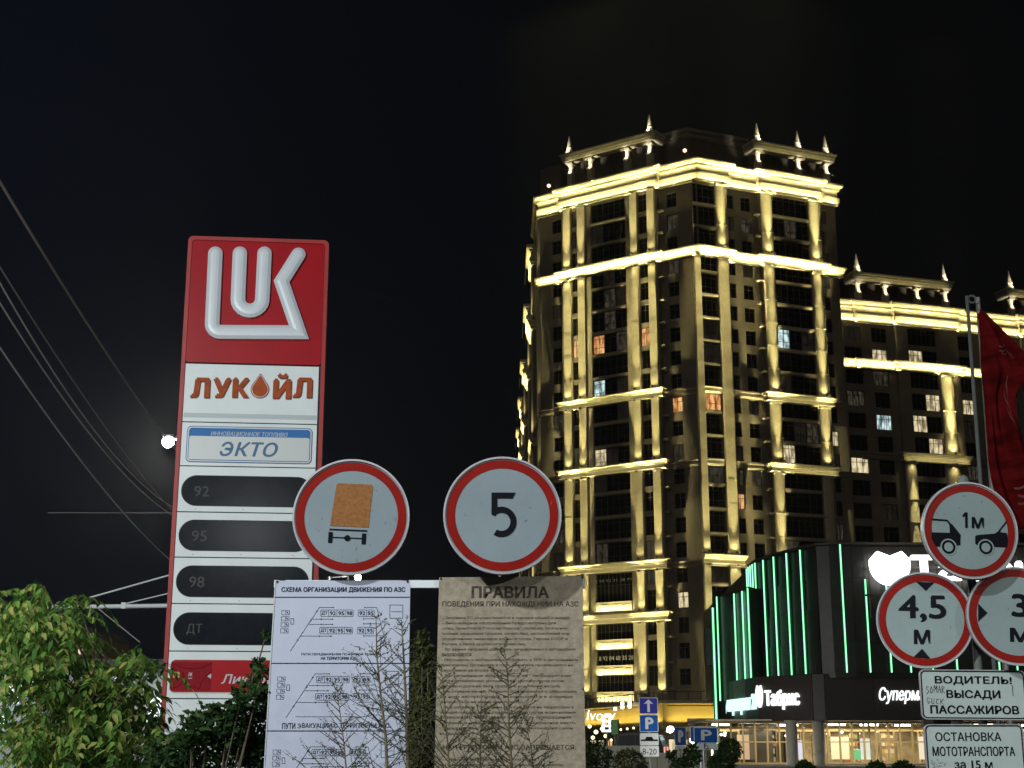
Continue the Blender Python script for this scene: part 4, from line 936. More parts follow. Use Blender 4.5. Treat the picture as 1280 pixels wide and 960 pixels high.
def diagram(dx, dy, full=True):
    mb = MB(); T = lambda X, Y: (X+dx, Y+dy)
    def L(X0, Y0, X1, Y1, w=.0013): ln1(mb, X0+dx, Y0+dy, X1+dx, Y1+dy, w)
    L(165, 400, 305, 190); L(305, 190, 370, 190); L(262, 246, 365, 246); L(255, 271, 365, 271); L(212, 327, 362, 327)
    L(632, 398, 580, 190); L(580, 190, 525, 190); L(520, 244, 590, 244); L(520, 268, 600, 268); L(520, 326, 612, 326)
    for X, Y, s in ((370, 190, 1), (365, 246, 1), (365, 271, 1), (362, 327, -1), (525, 190, -1), (520, 244, -1), (520, 268, -1), (520, 326, -1), (292, 207, 0), (262, 254, 0), (200, 345, 0), (312, 246, 1), (312, 271, 1), (308, 327, -1), (605, 291, 0)):
        c = K1(X+dx, Y+dy); r = .0055; q = s if s else 1
        mb.prism([(c[0]-r*q, c[1]), (c[0]+r*q, c[1]+r*.8), (c[0]+r*q, c[1]-r*.8)], -.0100, -.0079)
    for i in range(4):
        Y = 205+i*29; X = 125-i*2
        for u, v in (((X, Y), (X+36, Y)), ((X, Y+20), (X+36, Y+20)), ((X, Y), (X, Y+20)), ((X+36, Y), (X+36, Y+20)), ((X+19, Y), (X+19, Y+20))): L(*u, *v, .0011)
        L(X+24, Y+6, X+31, Y+14, .003)
    for u, v in (((168, 243), (182, 243)), ((168, 270), (182, 270)), ((168, 243), (168, 270)), ((182, 243), (182, 270))): L(*u, *v, .0013)
    for u, v in (((643, 178), (705, 178)), ((643, 242), (705, 242)), ((643, 178), (643, 242)), ((705, 178), (705, 242)), ((650, 210), (700, 210))): L(*u, *v, .0014)
    tag(mb.build('route_lines', 'boardtxt', b1), kind='stuff')
    for (xa, xb, ya, yb, cells) in ((309, 469, 201, 234, ('ДТ', '92', '95', '98')), (490, 570, 201, 234, ('92', '95')), (305, 465, 284, 317, ('ДТ', '92', '95', '98')), (486, 566, 284, 317, ('92', '95'))):
        a = K1(xa+dx, yb+dy); b = K1(xb+dx, ya+dy)
        MB().ring(rrect(a[0], a[1], b[0], b[1], .008, 4), rrect(a[0]+.0022, a[1]+.0022, b[0]-.0022, b[1]-.0022, .006, 4), -.0096, -.0079).build('pump_box', 'boardtxt', b1)
        n = len(cells); m2 = MB(); obs = []
        for i, cc in enumerate(cells):
            X0 = xa+(xb-xa)*i/n; X1 = xa+(xb-xa)*(i+1)/n
            if i: ln1(m2, X0+dx, ya+dy, X0+dx, yb+dy, .0011)
            obs.append(tx1(cc, X0+dx+6, ya+dy+7, X1+dx-5, yb+dy-7, .03))
        m2.build('pump_box_divider', 'boardtxt', b1); join(obs, 'lettering')
diagram(0, 0); diagram(-20, 318); diagram(-42, 668)
tx1('ПУТИ ПЕРЕДВИЖЕНИЯ ПОЖАРНОЙ ТЕХНИКИ', 218, 406, 600, 421, .03); tx1('НА ТЕРРИТОРИИ АЗС', 312, 426, 484, 441, .03)
tx1('ПУТИ', 126, 744, 190, 772, .02); a = K1(200, 770); b = K1(217, 746); text('Є', (a[0], a[1], b[0], b[1]), -.0095, 'lettering', 'boardtxt', b1, bold=.02, flip=True); tx1('ВАКУАЦИИ С ТЕРРИТОРИИ АЗС', 221, 744, 640, 772, .02)
mb = MB(); ln1(mb, 190, 714, 520, 714, .0012); ln1(mb, 520, 714, 570, 700, .0012); tag(mb.build('route_lines', 'boardtxt', b1), kind='stuff')
for x, z in ((-0.0, 0),): pass
for X, Y in ((104, 66), (728, 66), (66, 597), (736, 640)):
    c = K1(X, Y); MB().lathe([(.007, 0), (.007, .004), (.002, .006)], n=10).build('bolt', 'seam', b1, (c[0], -.008, c[1])).rotation_euler = (R(90), 0, 0)
# board 2
b2, bp2, po = sheet('dirty beige board of station rules in Russian with a large bold heading', 'rules_board', None, 0, 'dirty', ((549, 722), (728, 720), (732, 960), (543, 960)), None)
K2 = lambda X, Y: bp2.hit(530+X/3.84, 710+Y/3.84)
t2 = lambda s, X0, Y0, X1, Y1, bold=.03: tx1(s, X0, Y0, X1, Y1, bold, 'dirtytxt', b2, K2)
t2('ПРАВИЛА', 228, 88, 600, 145, .04); t2('ПОВЕДЕНИЯ ПРИ НАХОЖДЕНИИ НА АЗС', 88, 160, 742, 190, .02)
linesT = [('- Заправка ТС осуществляется в порядке общей очереди', 90, 695), ('- Внеочередное обслуживание предусмотрено для', 90, 632), ('спец. транспорта ("скорая помощь", полиция, пожарная', 90, 686), ('охрана, аварийная газовая, хозяйства), автомобилей под', 88, 698),
 ('управлением инвалидов войны и труда, Героев СССР и', 88, 688), ('России, а также другим категориям лиц.', 88, 488), ('- Во время заправки двигатель заправляемого автомобиля', 88, 726), ('выключается.', 86, 232), ('- Мотоциклы и мотороллеры подавать к ТРК с заглушенным', 84, 738),
 ('двигателем. Остановка и пуск двигателя производится на', 84, 714), ('расстоянии не ближе 15 метров от ТРК.', 82, 505), ('- Загрязненные или облитые нефтепродуктами', 82, 704), ('части автомобилей, мотоциклов и мотороллеров после', 82, 672), ('заправки должны быть протёрты водителем насухо.', 82, 656),
 ('- Расстояние между стоящим под заправкой и следующим', 80, 730), ('за ним автомобилем, находящимся в очереди', 80, 712), ('должно быть не менее одного метра.', 80, 480), ('- При заправке ТС должны разгружаться на территории в', 80, 718), ('порядке очереди таким образом. В любом случае возникновения', 80, 726),
 ('возможного загрязнения опасность прекращение', 78, 706), ('заправки и немедленно покинуть в безопасное место;', 78, 728), ('- Перед заправкой водители, пассажиры покидают салон', 76, 712), ('на территории АЗС.', 76, 280)]
obs = []
for i, (s, a, b) in enumerate(linesT):
    y = 241+i*25.2; obs.append(t2(s, a, y-8.5, b, y+7.5, .012))
    if i % 6 == 5 or i == len(linesT)-1: join(obs, 'lettering'); obs = []
t2('НА ТЕРРИТОРИИ АЗС ЗАПРЕЩАЕТСЯ:', 90, 848, 728, 876, .02)
t2('- Курить и пользоваться открытым огнем', 88, 912, 538, 928, .012); t2('- Производить ремонтные и регулировочные работы,', 88, 938, 668, 954, .012)
for X, Y in ((82, 52), (760, 46), (764, 580), (70, 580)):
    c = K2(X, Y); MB().lathe([(.007, 0), (.007, .004), (.002, .006)], n=10).build('bolt', 'seam', b2, (c[0], -.008, c[1])).rotation_euler = (R(90), 0, 0)

# ------------------------------------------------------------------ right group of road signs
YR = 10.5
px_ = at(1216, 760, YR+.12).x
po_ = tag(MB().tube((px_, YR+.1, 0), (px_, YR+.1, 3.52), .032, n=14).lathe([(.04, 3.5), (.045, 3.53), (.03, 3.57), (.008, 3.585)], (px_, YR+.1, 0), 14).build('sign_post', 'polepaint', smooth=True), 'grey round sign post carrying the 1m, 4,5m and 3m road signs', 'post')
YRr = YR
d3, r_ = disc(1212, 663, 60, 10.25, 'round red-ringed sign with two black cars and the text 1m', 4, 0, 4, 'discgreen')
k3 = lambda X, Y: ((X-655)/298*.35, -(Y-368)/302*.35)
def poly3(pts, name='car_shape', y=-.0070, par=None): return MB().prism([k3(*p) for p in pts][::-1], y, -.004).build(name, 'black', par or d3)
poly3([(415, 400), (530, 394), (528, 350), (520, 330), (545, 340), (597, 402), (594, 466), (570, 470), (558, 452), (520, 440), (488, 455), (470, 486), (440, 486), (415, 440)])
poly3([(415, 313), (515, 313), (540, 340), (522, 336), (510, 324), (415, 325)], y=-.0072)
poly3([(688, 402), (700, 394), (810, 376), (830, 362), (888, 368), (893, 425), (886, 457), (806, 460), (790, 440), (745, 424), (712, 442), (702, 458), (688, 450)])
poly3([(826, 366), (885, 287), (887, 300), (848, 352), (842, 366)], y=-.0072)
for cx, cy in ((521, 483), (753, 467)):
    a = k3(cx, cy); MB().ring(circ(a[0], a[1], .060, 28), circ(a[0], a[1], .050, 28), -.0076, -.0071).build('wheel_gap', 'discgreen', d3); MB().ring(circ(a[0], a[1], .050, 28), circ(a[0], a[1], .033, 28), -.0080, -.004).build('wheel', 'black', d3); MB().prism(circ(a[0], a[1], .033, 28), -.0076, -.0072).build('wheel_hub', 'discgreen', d3)
def t3(s, X0, Y0, X1, Y1, par, K, bold=.03): a = K(X0, Y1); b = K(X1, Y0); return text(s, (a[0], a[1], b[0], b[1]), -.0075, 'lettering', 'black', par, bold=bold, res=5)
MB().prism([k3(*p) for p in [(626, 257), (641, 257), (641, 355), (626, 355), (626, 282), (612, 290), (610, 276)]][::-1], -.0075, -.004).build('digit', 'black', d3); t3('м', 666, 282, 743, 353, d3, k3)
rear = tag(MB().prism(circ(0, 0, .35, 64), .05, .065).ring(circ(0, 0, .352, 64), circ(0, 0, .33, 64), .03, .075).build('round_road_sign', 'steel', None, at(1217.5, 665, 10.30+.28), R(4)), 'grey back of a round sign, mounted behind the two-cars 1m sign', 'road sign')
rear.rotation_euler = (0, 0, R(8))
d4, r_ = disc(1156, 775, 59, 10.62, 'round red-ringed height limit sign reading 4,5 m', -25, 0, 3, 'discgreen')
k4 = lambda X, Y: ((X-284)/194*.35*1.0, -(Y-278)/218*.35)
for pts, n_ in (([(252, 105), (325, 108), (290, 146)], 'triangle'), ([(236, 448), (305, 452), (272, 408)], 'triangle')): MB().prism([k4(*p) for p in pts][::-1], -.0075, -.004).build(n_, 'black', d4)
t3('4,5', 180, 165, 370, 288, d4, k4, .03); t3('м', 240, 322, 305, 388, d4, k4, .03)
d5, r_ = disc(1271, 770, 60, 10.35, 'round red-ringed width limit sign reading 3 m at the right edge', -6, 0, 3, 'discgreen')
k5 = lambda X, Y: ((X-705)/216*.35, -(Y-258)/228*.35)
MB().prism([k5(*p) for p in [(540, 208), (579, 250), (538, 292)]][::-1], -.0075, -.004).build('triangle', 'black', d5)
MB().prism([k5(*p) for p in [(870, 208), (831, 250), (872, 292)]], -.0075, -.004).build('triangle', 'black', d5)
t3('3', 682, 155, 758, 262, d5, k5, .04); t3('м', 672, 313, 760, 378, d5, k5, .03)
def plate(label, px4, m='signgreen'):
    K = at((px4[0]+px4[2])/2, px4[3], YR-.02); t = thing('text_plate', label, 'sign plate', (K.x, YR-.02, K.z)); pl4 = Plane((K.x, YR-.02, 0), (1, 0))
    a = pl4.hit(px4[0], px4[3]); b = pl4.hit(px4[2], px4[1]); z = lambda p: (p[0], p[1]-K.z)
    a, b = z(a), z(b)
    MB().prism(rrect(a[0], a[1], b[0], b[1], .035), -.004, .012).build('plate', m, t)
    MB().ring(rrect(a[0]+.004, a[1]+.004, b[0]-.004, b[1]-.004, .032), rrect(a[0]+.012, a[1]+.012, b[0]-.012, b[1]-.012, .026), -.006, -.004).build('border', 'black', t)
    MB().ring(rrect(a[0]-.004, a[1]-.004, b[0]+.004, b[1]+.004, .037), rrect(a[0]+.001, a[1]+.001, b[0]-.001, b[1]-.001, .034), -.008, .016).build('rim', 'rim', t)
    KK = lambda X, Y: z(pl4.hit(1140+X/7.386, 830+Y/7.386))
    return t, KK
q1, kq = plate('white plate reading ВОДИТЕЛЬ! ВЫСАДИ ПАССАЖИРОВ with black scribbles', (1153, 838, 1279, 899)); q1.rotation_euler = (0, R(.5), 0)
def tq(s, X0, Y0, X1, Y1, par, K, bold=.045, nm='lettering', m='black'): a = K(X0, Y1); b = K(X1, Y0); return text(s, (a[0], a[1], b[0], b[1]), -.0062, nm, m, par, bold=bold, res=4)
tq('ВОДИТЕЛЬ!', 207, 112, 912, 196, q1, kq); tq('ВЫСАДИ', 316, 240, 808, 330, q1, kq); tq('ПАССАЖИРОВ', 168, 382, 982, 462, q1, kq)
def scrawl(word, X0, Y0, X1, Y1, par, K, rg):   # shaky marker strokes
    G = {'S': [(.9, .9, .3, 1), (.3, 1, .1, .75), (.1, .75, .8, .4), (.8, .4, .6, .05), (.6, .05, .1, 0)], 'O': [(.5, 1, .1, .6), (.1, .6, .3, .05), (.3, .05, .8, .3), (.8, .3, .5, 1)], 'M': [(.05, 0, .15, 1), (.15, 1, .5, .4), (.5, .4, .85, 1), (.85, 1, .95, 0)],
         'A': [(0, 0, .5, 1), (.5, 1, .95, 0), (.2, .4, .8, .45)], 'R': [(.1, 0, .1, 1), (.1, 1, .8, .8), (.8, .8, .15, .5), (.15, .5, .95, 0)], 'G': [(.9, .9, .3, 1), (.3, 1, .1, .4), (.1, .4, .5, 0), (.5, 0, .85, .4), (.85, .4, .5, .45)],
         'U': [(.1, 1, .15, .2), (.15, .2, .7, .05), (.7, .05, .85, 1)], 'C': [(.9, .9, .3, .9), (.3, .9, .1, .3), (.1, .3, .8, .05)], 'K': [(.1, 0, .15, 1), (.15, .45, .85, 1), (.2, .5, .9, 0)]}
    mb = MB(); n = len(word)
    for i, ch in enumerate(word):
        xa = X0+(X1-X0)*i/n; w = (X1-X0)/n*.82; dy = rg.uniform(-6, 6)
        for k, (a, b, c, d) in enumerate(G[ch]):
            p = Vector(K(xa+w*(a+rg.uniform(-.06, .06)), Y1+dy-(Y1-Y0)*b)); q = Vector(K(xa+w*(c+rg.uniform(-.06, .06)), Y1+dy-(Y1-Y0)*d)); t_ = (q-p).normalized(); nn = Vector((-t_.y, t_.x))*rg.uniform(.0011, .0019)
            mb.prism([tuple(p+nn), tuple(q+nn), tuple(q-nn), tuple(p-nn)], -.0062-.00002*(k+6*i), -.004)
    tag(mb.build('graffiti', 'seam', par), kind='stuff')
scrawl('SOMAR', 125, 205, 305, 272, q1, kq, random.Random(2)); scrawl('GUCK', 130, 318, 300, 372, q1, kq, random.Random(3))
mb = MB(); a = kq(920, 190); b = kq(922, 292); mb.box(a[0]-.002, a[0]+.002, -.0062, -.004, b[1], a[1]); mb.build('graffiti', 'seam', q1)
q2, kq2 = plate('white plate about motor vehicles stopping at 15 m, lowest on the post', (1160, 906, 1277, 975))
tq('ОСТАНОВКА', 215, 630, 818, 712, q2, kq2, .02); tq('МОТОТРАНСПОРТА', 190, 762, 945, 850, q2, kq2, .02); tq('за 15 м', 392, 890, 738, 968, q2, kq2, .03)
marks(d3, 18, 33); marks(d4, 18, 34); marks(d5, 18, 35)
# scratches on the plates
sc_ = MB(); qr = random.Random(8)
for i in range(26):
    X = qr.uniform(180, 320); Y = qr.uniform(880, 960); a = Vector(kq2(X, Y)); d = Vector((qr.uniform(-1, 1), qr.uniform(-1, 1))).normalized()*.012; n = Vector((-d.y, d.x)).normalized()*.0012
    sc_.prism([tuple(a+n), tuple(a+d+n), tuple(a+d-n), tuple(a-n)], -.0062-.00001*i, -.004)
sc_.build('scratches', 'polepaint', q2)
mb = MB(); c = at(1168, 903, YR+.1); mb.box(c.x-.08, c.x+.12, c.y, c.y+.05, c.z-.03, c.z+.02); tag(mb.build('bracket_box', 'frame'), 'small dark box bracket left of the lower text plate', 'bracket')

# ------------------------------------------------------------------ flag and flag poles
FY = 21.5
fp1 = at(1208.5, 370, FY); fp2 = at(1221, 604, FY)
tag(MB().tube((fp2.x+.02, FY, 0), (fp1.x, FY, fp1.z), .038, .027, 12).build('flag_pole', 'polepaint', smooth=True), 'grey flag pole with a small ring at its top, left of the red flag', 'flag pole')
c = at(1215, 374, FY); mb = MB()
for i in range(12):
    a = 2*math.pi*i/12; b = 2*math.pi*(i+1)/12; mb.tube((c.x+.06*math.cos(a), FY, c.z+.06*math.sin(a)), (c.x+.06*math.cos(b), FY, c.z+.06*math.sin(b)), .016, n=5)
tag(mb.build('pulley_ring', 'polepaint'), 'small round pulley ring hanging beside the top of the grey flag pole', 'ring')
fb0 = at(1222, 372, FY+.3); fb1 = at(1236, 600, FY+.3)
tag(MB().tube((fb1.x, FY+.3, 0), (fb0.x, FY+.3, fb0.z), .05, .035, 10).build('flag_pole', 'rope', smooth=True), 'thin dark flag pole that the red flag hangs from', 'flag pole')
# cloth: rows of (left px, right px) down the height
prof = [(392, 1222, 1223), (410, 1224, 1240), (430, 1226, 1258), (450, 1227, 1275), (465, 1228, 1284), (478, 1229, 1276), (488, 1230, 1266), (500, 1231, 1262), (520, 1232, 1264), (545, 1233, 1270), (575, 1234, 1277), (600, 1237, 1284), (625, 1244, 1289), (645, 1256, 1290), (662, 1272, 1288)]
NU = 46; vs = []; fs = []; rows_ = []
import bisect
NV = 64
for j in range(NV+1):
    y = 392+(662-392)*j/NV; i = max(0, min(len(prof)-2, bisect.bisect_right([p[0] for p in prof], y)-1)); p, q = prof[i], prof[i+1]; t = (y-p[0])/(q[0]-p[0])
    l_ = p[1]+(q[1]-p[1])*t; r2 = p[2]+(q[2]-p[2])*t
    for i2 in range(NU+1):
        u = i2/NU; X = l_+(r2-l_)*u
        fold = math.sin(u*9+j*.06+1.5*math.sin(j*.05))*.06+.022*math.sin(u*21-j*.15+2*math.sin(u*4))+.035*math.sin(j*.17+u*4)*u
        dy = fold*min(1, (r2-l_)/40)
        v = at(X, y+5*math.sin(u*9)*u, FY-.1); vs.append((v.x, v.y+dy-.25*u, v.z))
for j in range(NV):
    for i2 in range(NU): a = j*(NU+1)+i2; fs.append((a, a+1, a+NU+2, a+NU+1))
fl_ = MB(); fl_.add(vs, fs); fo = fl_.build('flag', 'flag', smooth=True, fix=False)
so_ = fo.modifiers.new('thickness', 'SOLIDIFY'); so_.thickness = .004
tag(fo, 'dark red flag hanging twisted in folds, with faint pale print', 'flag')
# faint pale print strips that follow the cloth
def clothpt(u, v, off=-.012):
    j = v*NV; i_ = u*NU; j0 = min(NV-1, int(j)); i0 = min(NU-1, int(i_)); fj = j-j0; fi = i_-i0
    g_ = lambda jj, ii: Vector(vs[jj*(NU+1)+ii])
    p = (g_(j0, i0)*(1-fi)+g_(j0, i0+1)*fi)*(1-fj)+(g_(j0+1, i0)*(1-fi)+g_(j0+1, i0+1)*fi)*fj; return (p.x, p.y+off, p.z)
pm_ = mat('faint_pale_print', (.17, .045, .04), .8, var=.5, scale=9)
mb = MB()
for (u0, v0, du, dv, wv) in ((.45, .17, .4, -.012, .006), (.42, .185, .36, .006, .006), (.45, .20, .3, .004, .005), (.5, .82, .42, -.02, .010), (.55, .855, .4, -.02, .010), (.5, .89, .4, -.02, .010), (.55, .30, .2, .10, .012), (.62, .37, .2, .10, .012), (.7, .45, .2, .08, .012)):
    n = 10; L_ = [clothpt(min(.98, u0+du*k/n), v0+dv*k/n+.008*math.sin(k*.7)) for k in range(n+1)]; U_ = [clothpt(min(.98, u0+du*k/n), v0+dv*k/n+.008*math.sin(k*.7)+wv) for k in range(n+1)]
    mb.add(L_+U_, [(k, k+1, n+2+k, n+1+k) for k in range(n)])
pr = tag(mb.build('faded_print', pm_, fo, fix=False, smooth=True), kind='stuff')

# ------------------------------------------------------------------ wires, trolley bracket, street lamps
def wire(px0, py0, Y0, px1, py1, Y1, sag, r, label, m='wire', group=None, n=18):
    a = at(px0, py0, Y0); b = at(px1, py1, Y1); mb = MB(); prev = None
    for i in range(n+1):
        t = i/n; p = a.lerp(b, t); p.z -= sag*4*t*(1-t)
        if prev is not None: mb.tube(prev, p, r, n=5, cap=False)
        prev = p
    return tag(mb.build('overhead_wire', m), label, 'wire', group)
wire(-40, 160, 16, 222, 566, 34, .18, .022, 'thick topmost overhead wire passing just above the street lamp', 'rope')
wire(-30, 285, 18, 222, 645, 34, .25, .013, 'upper of the three bunched overhead wires left of the pylon', 'rope')
wire(-30, 300, 18, 222, 637, 34, .55, .013, 'middle of the three bunched overhead wires left of the pylon')
wire(-30, 330, 18, 222, 648, 34, .45, .013, 'lowest of the three bunched overhead wires left of the pylon')
wire(-30, 390, 18, 222, 708, 34, .28, .014, 'lowest diagonal overhead wire, below the bunch of three')
wire(60, 641, 30, 225, 641, 30, .0, .007, 'thin level wire crossing behind the pylon', 'rope')
tb_ = thing('trolley_bracket', 'white horizontal tube bracket with stay wires left of the pylon', 'bracket', at(209, 757, 24))
b0 = at(209, 757, 24)
rel = lambda px, py, Y=24: tuple(at(px, py, Y)-b0)
MB().tube(rel(60, 759), rel(225, 757), .035, n=10).build('arm_tube', 'white', tb_)
MB().tube(rel(112, 747), rel(222, 716), .014, n=6).build('stay_wire', 'white', tb_); MB().tube(rel(155, 755), rel(222, 739), .010, n=6).build('stay_wire', 'white', tb_)
MB().box(-.04, .04, -.04, .04, -.05, .05).build('clamp', 'steel', tb_, rel(155, 757)); MB().tube(rel(122, 760), rel(175, 803), .008, n=5).build('stay_wire', 'rope', tb_)
MB().tube(rel(236, 700), (rel(236, 700)[0], rel(236, 700)[1], -b0.z), .11, n=12).build('mast', 'steel', tb_)
def street_lamp(px, py, Y, label, e=30, s=1., arm=1.4, sgn=1, lw=600):
    c = at(px, py, Y); t = thing('street_lamp', label, 'street lamp', (c.x+arm*sgn, c.y, 0))
    MB().tube((0, 0, 0), (0, 0, c.z+.05), .09, .06, 10).build('pole', 'steel', t)
    MB().tube((0, 0, c.z), (-arm*sgn, 0, c.z+.12), .035, n=8).build('arm', 'steel', t)
    MB().box(-.14*s, .14*s, -.10*s, .10*s, .10, .16).build('lamp_head', 'fixture', t, (-arm*sgn, 0, c.z+.05))
    MB().lathe([(.02, -.17*s), (.11*s, -.13*s), (.16*s, -.05*s), (.15*s, .05*s), (.08*s, .11*s), (.02, .13*s)], n=16).build('lamp_glass', glow('lamp_glass_glow', (1, .98, .92), e), t, (-arm*sgn, 0, c.z+.03), smooth=True)
    l = bpy.data.lights.new('street_light', 'POINT'); l.energy = lw; l.color = (1, .97, .9); l.shadow_soft_size = .15; o = bpy.data.objects.new('street_light', l); COL.objects.link(o); o.parent = t; o.location = (-arm*sgn, 0, c.z-.25)
    return t
street_lamp(210, 553, 38, 'bright street lamp glowing at the left edge of the pylon', 60, 1., 1.6, 1, 2600)
street_lamp(447, 722, 60, 'distant bright lamp in the gap under the lorry sign', 60, .9, 1.2, -1, 400)
for i, (px, py, s) in enumerate(((838, 912, .9), (866, 926, .6), (880, 928, .5))):
    street_lamp(px, py, (70, 50, 49)[i], ('bright low lamp between the left and middle parking signs', 'small bright lamp under the paired parking signs', 'small bright lamp right under the paired parking signs')[i], 24, s*1.1, .3, 1, (500, 80, 80)[i])

# ------------------------------------------------------------------ parking signs, car, walls, bushes
def psign(px, Y, zt, w, label, kind='P', yaw=0., extra=()):
    c = at(px, 900, Y); t = thing('parking_sign', label, 'road sign', (c.x, Y, 0), R(yaw)); z1 = zt; 
    MB().tube((0, .05, .6), (0, .05, zt-.02), .03, n=8).build('post', 'steel', t)
    def pl5(z0, z1, m, nm):
        f = MB().prism(rrect(-w/2, z0, w/2, z1, .04), -.01, .01).build(nm, 'signprint', t); link('field', MB().prism(rrect(-w/2+.02, z0+.02, w/2-.02, z1-.02, .03), -.014, -.01).mesh('field', m), f); return f
    return t, pl5, w
zt = zof(812, 872, 52); zm = zof(812, 893, 52); zb2 = zof(812, 915, 52)
t, pl5, w = psign(811, 52, zt, .66, 'blue one-way arrow sign above a parking sign and two white plates on one post')
f = pl5(zm+.01, zt, 'bluedark', 'arrow_plate'); ww = w/2; h_ = zt-zm
link('arrow', MB().prism([(-.045, zm+.08), (.045, zm+.08), (.045, zm+.38), (.17, zm+.36), (0, zt-.06), (-.17, zm+.36), (-.045, zm+.38)], -.018, -.014).mesh('arrow', 'signprint'), f)
f = pl5(zb2, zm-.01, 'bluesign', 'parking_plate'); o = text('P', (-.13, zb2+.1, .17, zm-.1), -.016, 'letter', 'signprint', f, bold=.05)
za = zof(812, 932, 52); zc = zof(812, 944, 52)
f = pl5(za+.01, zb2-.04, 'signprint', 'lower_plate'); link('arrow', MB().box(-.3, .3, -.018, -.014, za+.15, za+.21).prism([(-.15, za+.21), (.15, za+.21), (.1, za+.3), (-.1, za+.3)], -.018, -.014).mesh('arrow', 'black'), f)
f = pl5(zc-.05, za-.01, 'signprint', 'hours_plate'); text('8-20', (-.25, zc+.02, .25, za-.1), -.016, 'lettering', 'black', f)
for px, Y, y0, y1, w, yaw, lab in ((850, 66, 900, 940, .52, -15, 'narrow parking sign, leftmost of the three blue P signs right of the arrow sign'), (876, 44, 896, 942, .66, -8, 'parking sign half hidden behind the front blue P sign'), (881.5, 42, 896.5, 943, .68, 0, 'frontmost blue P sign with a wheelchair plate under it')):
    zt = zof(px, 908 if px == 850 else (908 if px > 870 else 908), Y); zt = zof(px, {850: 918-9+0, 876: 908, 881.5: 909}[px]-0, Y); zb2 = zof(px, {850: 932, 876: 928, 881.5: 929}[px], Y)
    t, pl5, w = psign(px, Y, zt, w, lab, yaw=yaw); f = pl5(zb2, zt, 'bluesign', 'parking_plate'); hh = zt-zb2
    text('P', (-w*.2, zb2+hh*.18, w*.26, zt-hh*.16), -.016, 'letter', 'signprint', f, bold=.05)
    f = pl5(zb2-.38*hh-.02, zb2-.02, 'signprint', 'lower_plate')
    zz_ = zb2-.3*hh; link('symbol', MB().ring(circ(0, zz_+.02, .06, 14), circ(0, zz_+.02, .04, 14), -.018, -.014).box(-.06, -.03, -.018, -.014, zz_, zz_+.13).box(.02, .10, -.018, -.014, zz_-.03, zz_-.01).mesh('symbol', 'black'), f)
# the dark van parked behind the bushes
cv = at(797, 940, 62); car = thing('parked_van', 'dark parked van with black rear windows beside the arrow sign', 'van', (cv.x, 62, .75), R(-14)); car.scale = (.78,)*3
side = [(-1.5, .25), (-1.5, .95), (-1.15, 1.15), (-.95, 1.78), (-.75, 1.88), (1.0, 1.9), (1.3, 1.75), (1.52, 1.1), (1.55, .3)]
MB().prism(side[::-1], -.85, .85).build('body', 'carpaint', car)
MB().prism([(-.95, 1.15), (-.82, 1.70), (.0, 1.76), (.0, 1.15)][::-1], -.865, -.85).build('side_window', 'carglass', car); MB().prism([(.06, 1.15), (.06, 1.76), (1.0, 1.76), (1.18, 1.15)][::-1], -.865, -.85).build('side_window', 'carglass', car)
MB().box(-1.52, 1.57, -.88, .88, .25, .42).build('bumper', 'rubber', car)
for x in (-.95, .95):
    for y in (-.8, .62):
        wh = MB(); wh.tube((x, y, .33), (x, y+.2, .33), .33, n=18); o = wh.build('wheel', 'rubber', car); link('rim', MB().tube((x, y-.01, .33), (x, y, .33), .2, n=12).mesh('rim', 'rim'), o)
for y in (-.6, .6): MB().box(1.53, 1.57, y-.1, y+.1, .85, 1.15).build('tail_light', glow('tail_light_glow', (1, .35, .3), 1.2), car)
for y in (-.6, .6): MB().box(-1.54, -1.5, y-.12, y+.12, .7, .85).build('headlight', 'bulb', car)
lowall = thing('low_wall', 'pale concrete parapet behind the round bushes', 'wall', (0, 56, 0))
for i, (px0, px1, y) in enumerate(((742, 806, 932), (806, 850, 941), (850, 888, 938))):
    a = at(px0, y, 56); b = at(px1, y, 56); n = 3
    for j in range(n): x0_ = a.x+(b.x-a.x)*j/n; x1_ = a.x+(b.x-a.x)*(j+1)/n; MB().box(x0_+.01, x1_-.01, -.12, .12, .6, a.z).build('wall_panel', 'concrete', lowall)

def leaves(mb, c, rad, n, size, rng, squash=(1, 1, 1), fold=.25, shell=.55):
    for i in range(n):
        while True:
            p = Vector((rng.uniform(-1, 1), rng.uniform(-1, 1), rng.uniform(-1, 1)))
            if p.length <= 1: break
        if p.length < shell and rng.random() < .7: p = p.normalized()*rng.uniform(shell, 1)
        q = Vector((p.x*rad*squash[0], p.y*rad*squash[1], p.z*rad*squash[2]))+Vector(c)
        d = Vector((rng.gauss(0, 1), rng.gauss(0, 1), rng.gauss(-.1, .8))).normalized(); s = Vector((rng.gauss(0, 1), rng.gauss(0, 1), rng.gauss(0, 1))).cross(d).normalized()
        L_ = size*rng.uniform(.6, 1.3); W_ = L_*.27; up = d.cross(s)*W_*fold
        mb.add([q, q+d*L_*.45+s*W_+up, q+d*L_, q+d*L_*.45-s*W_+up], [(0, 1, 2), (0, 2, 3)])
rb = random.Random(4)
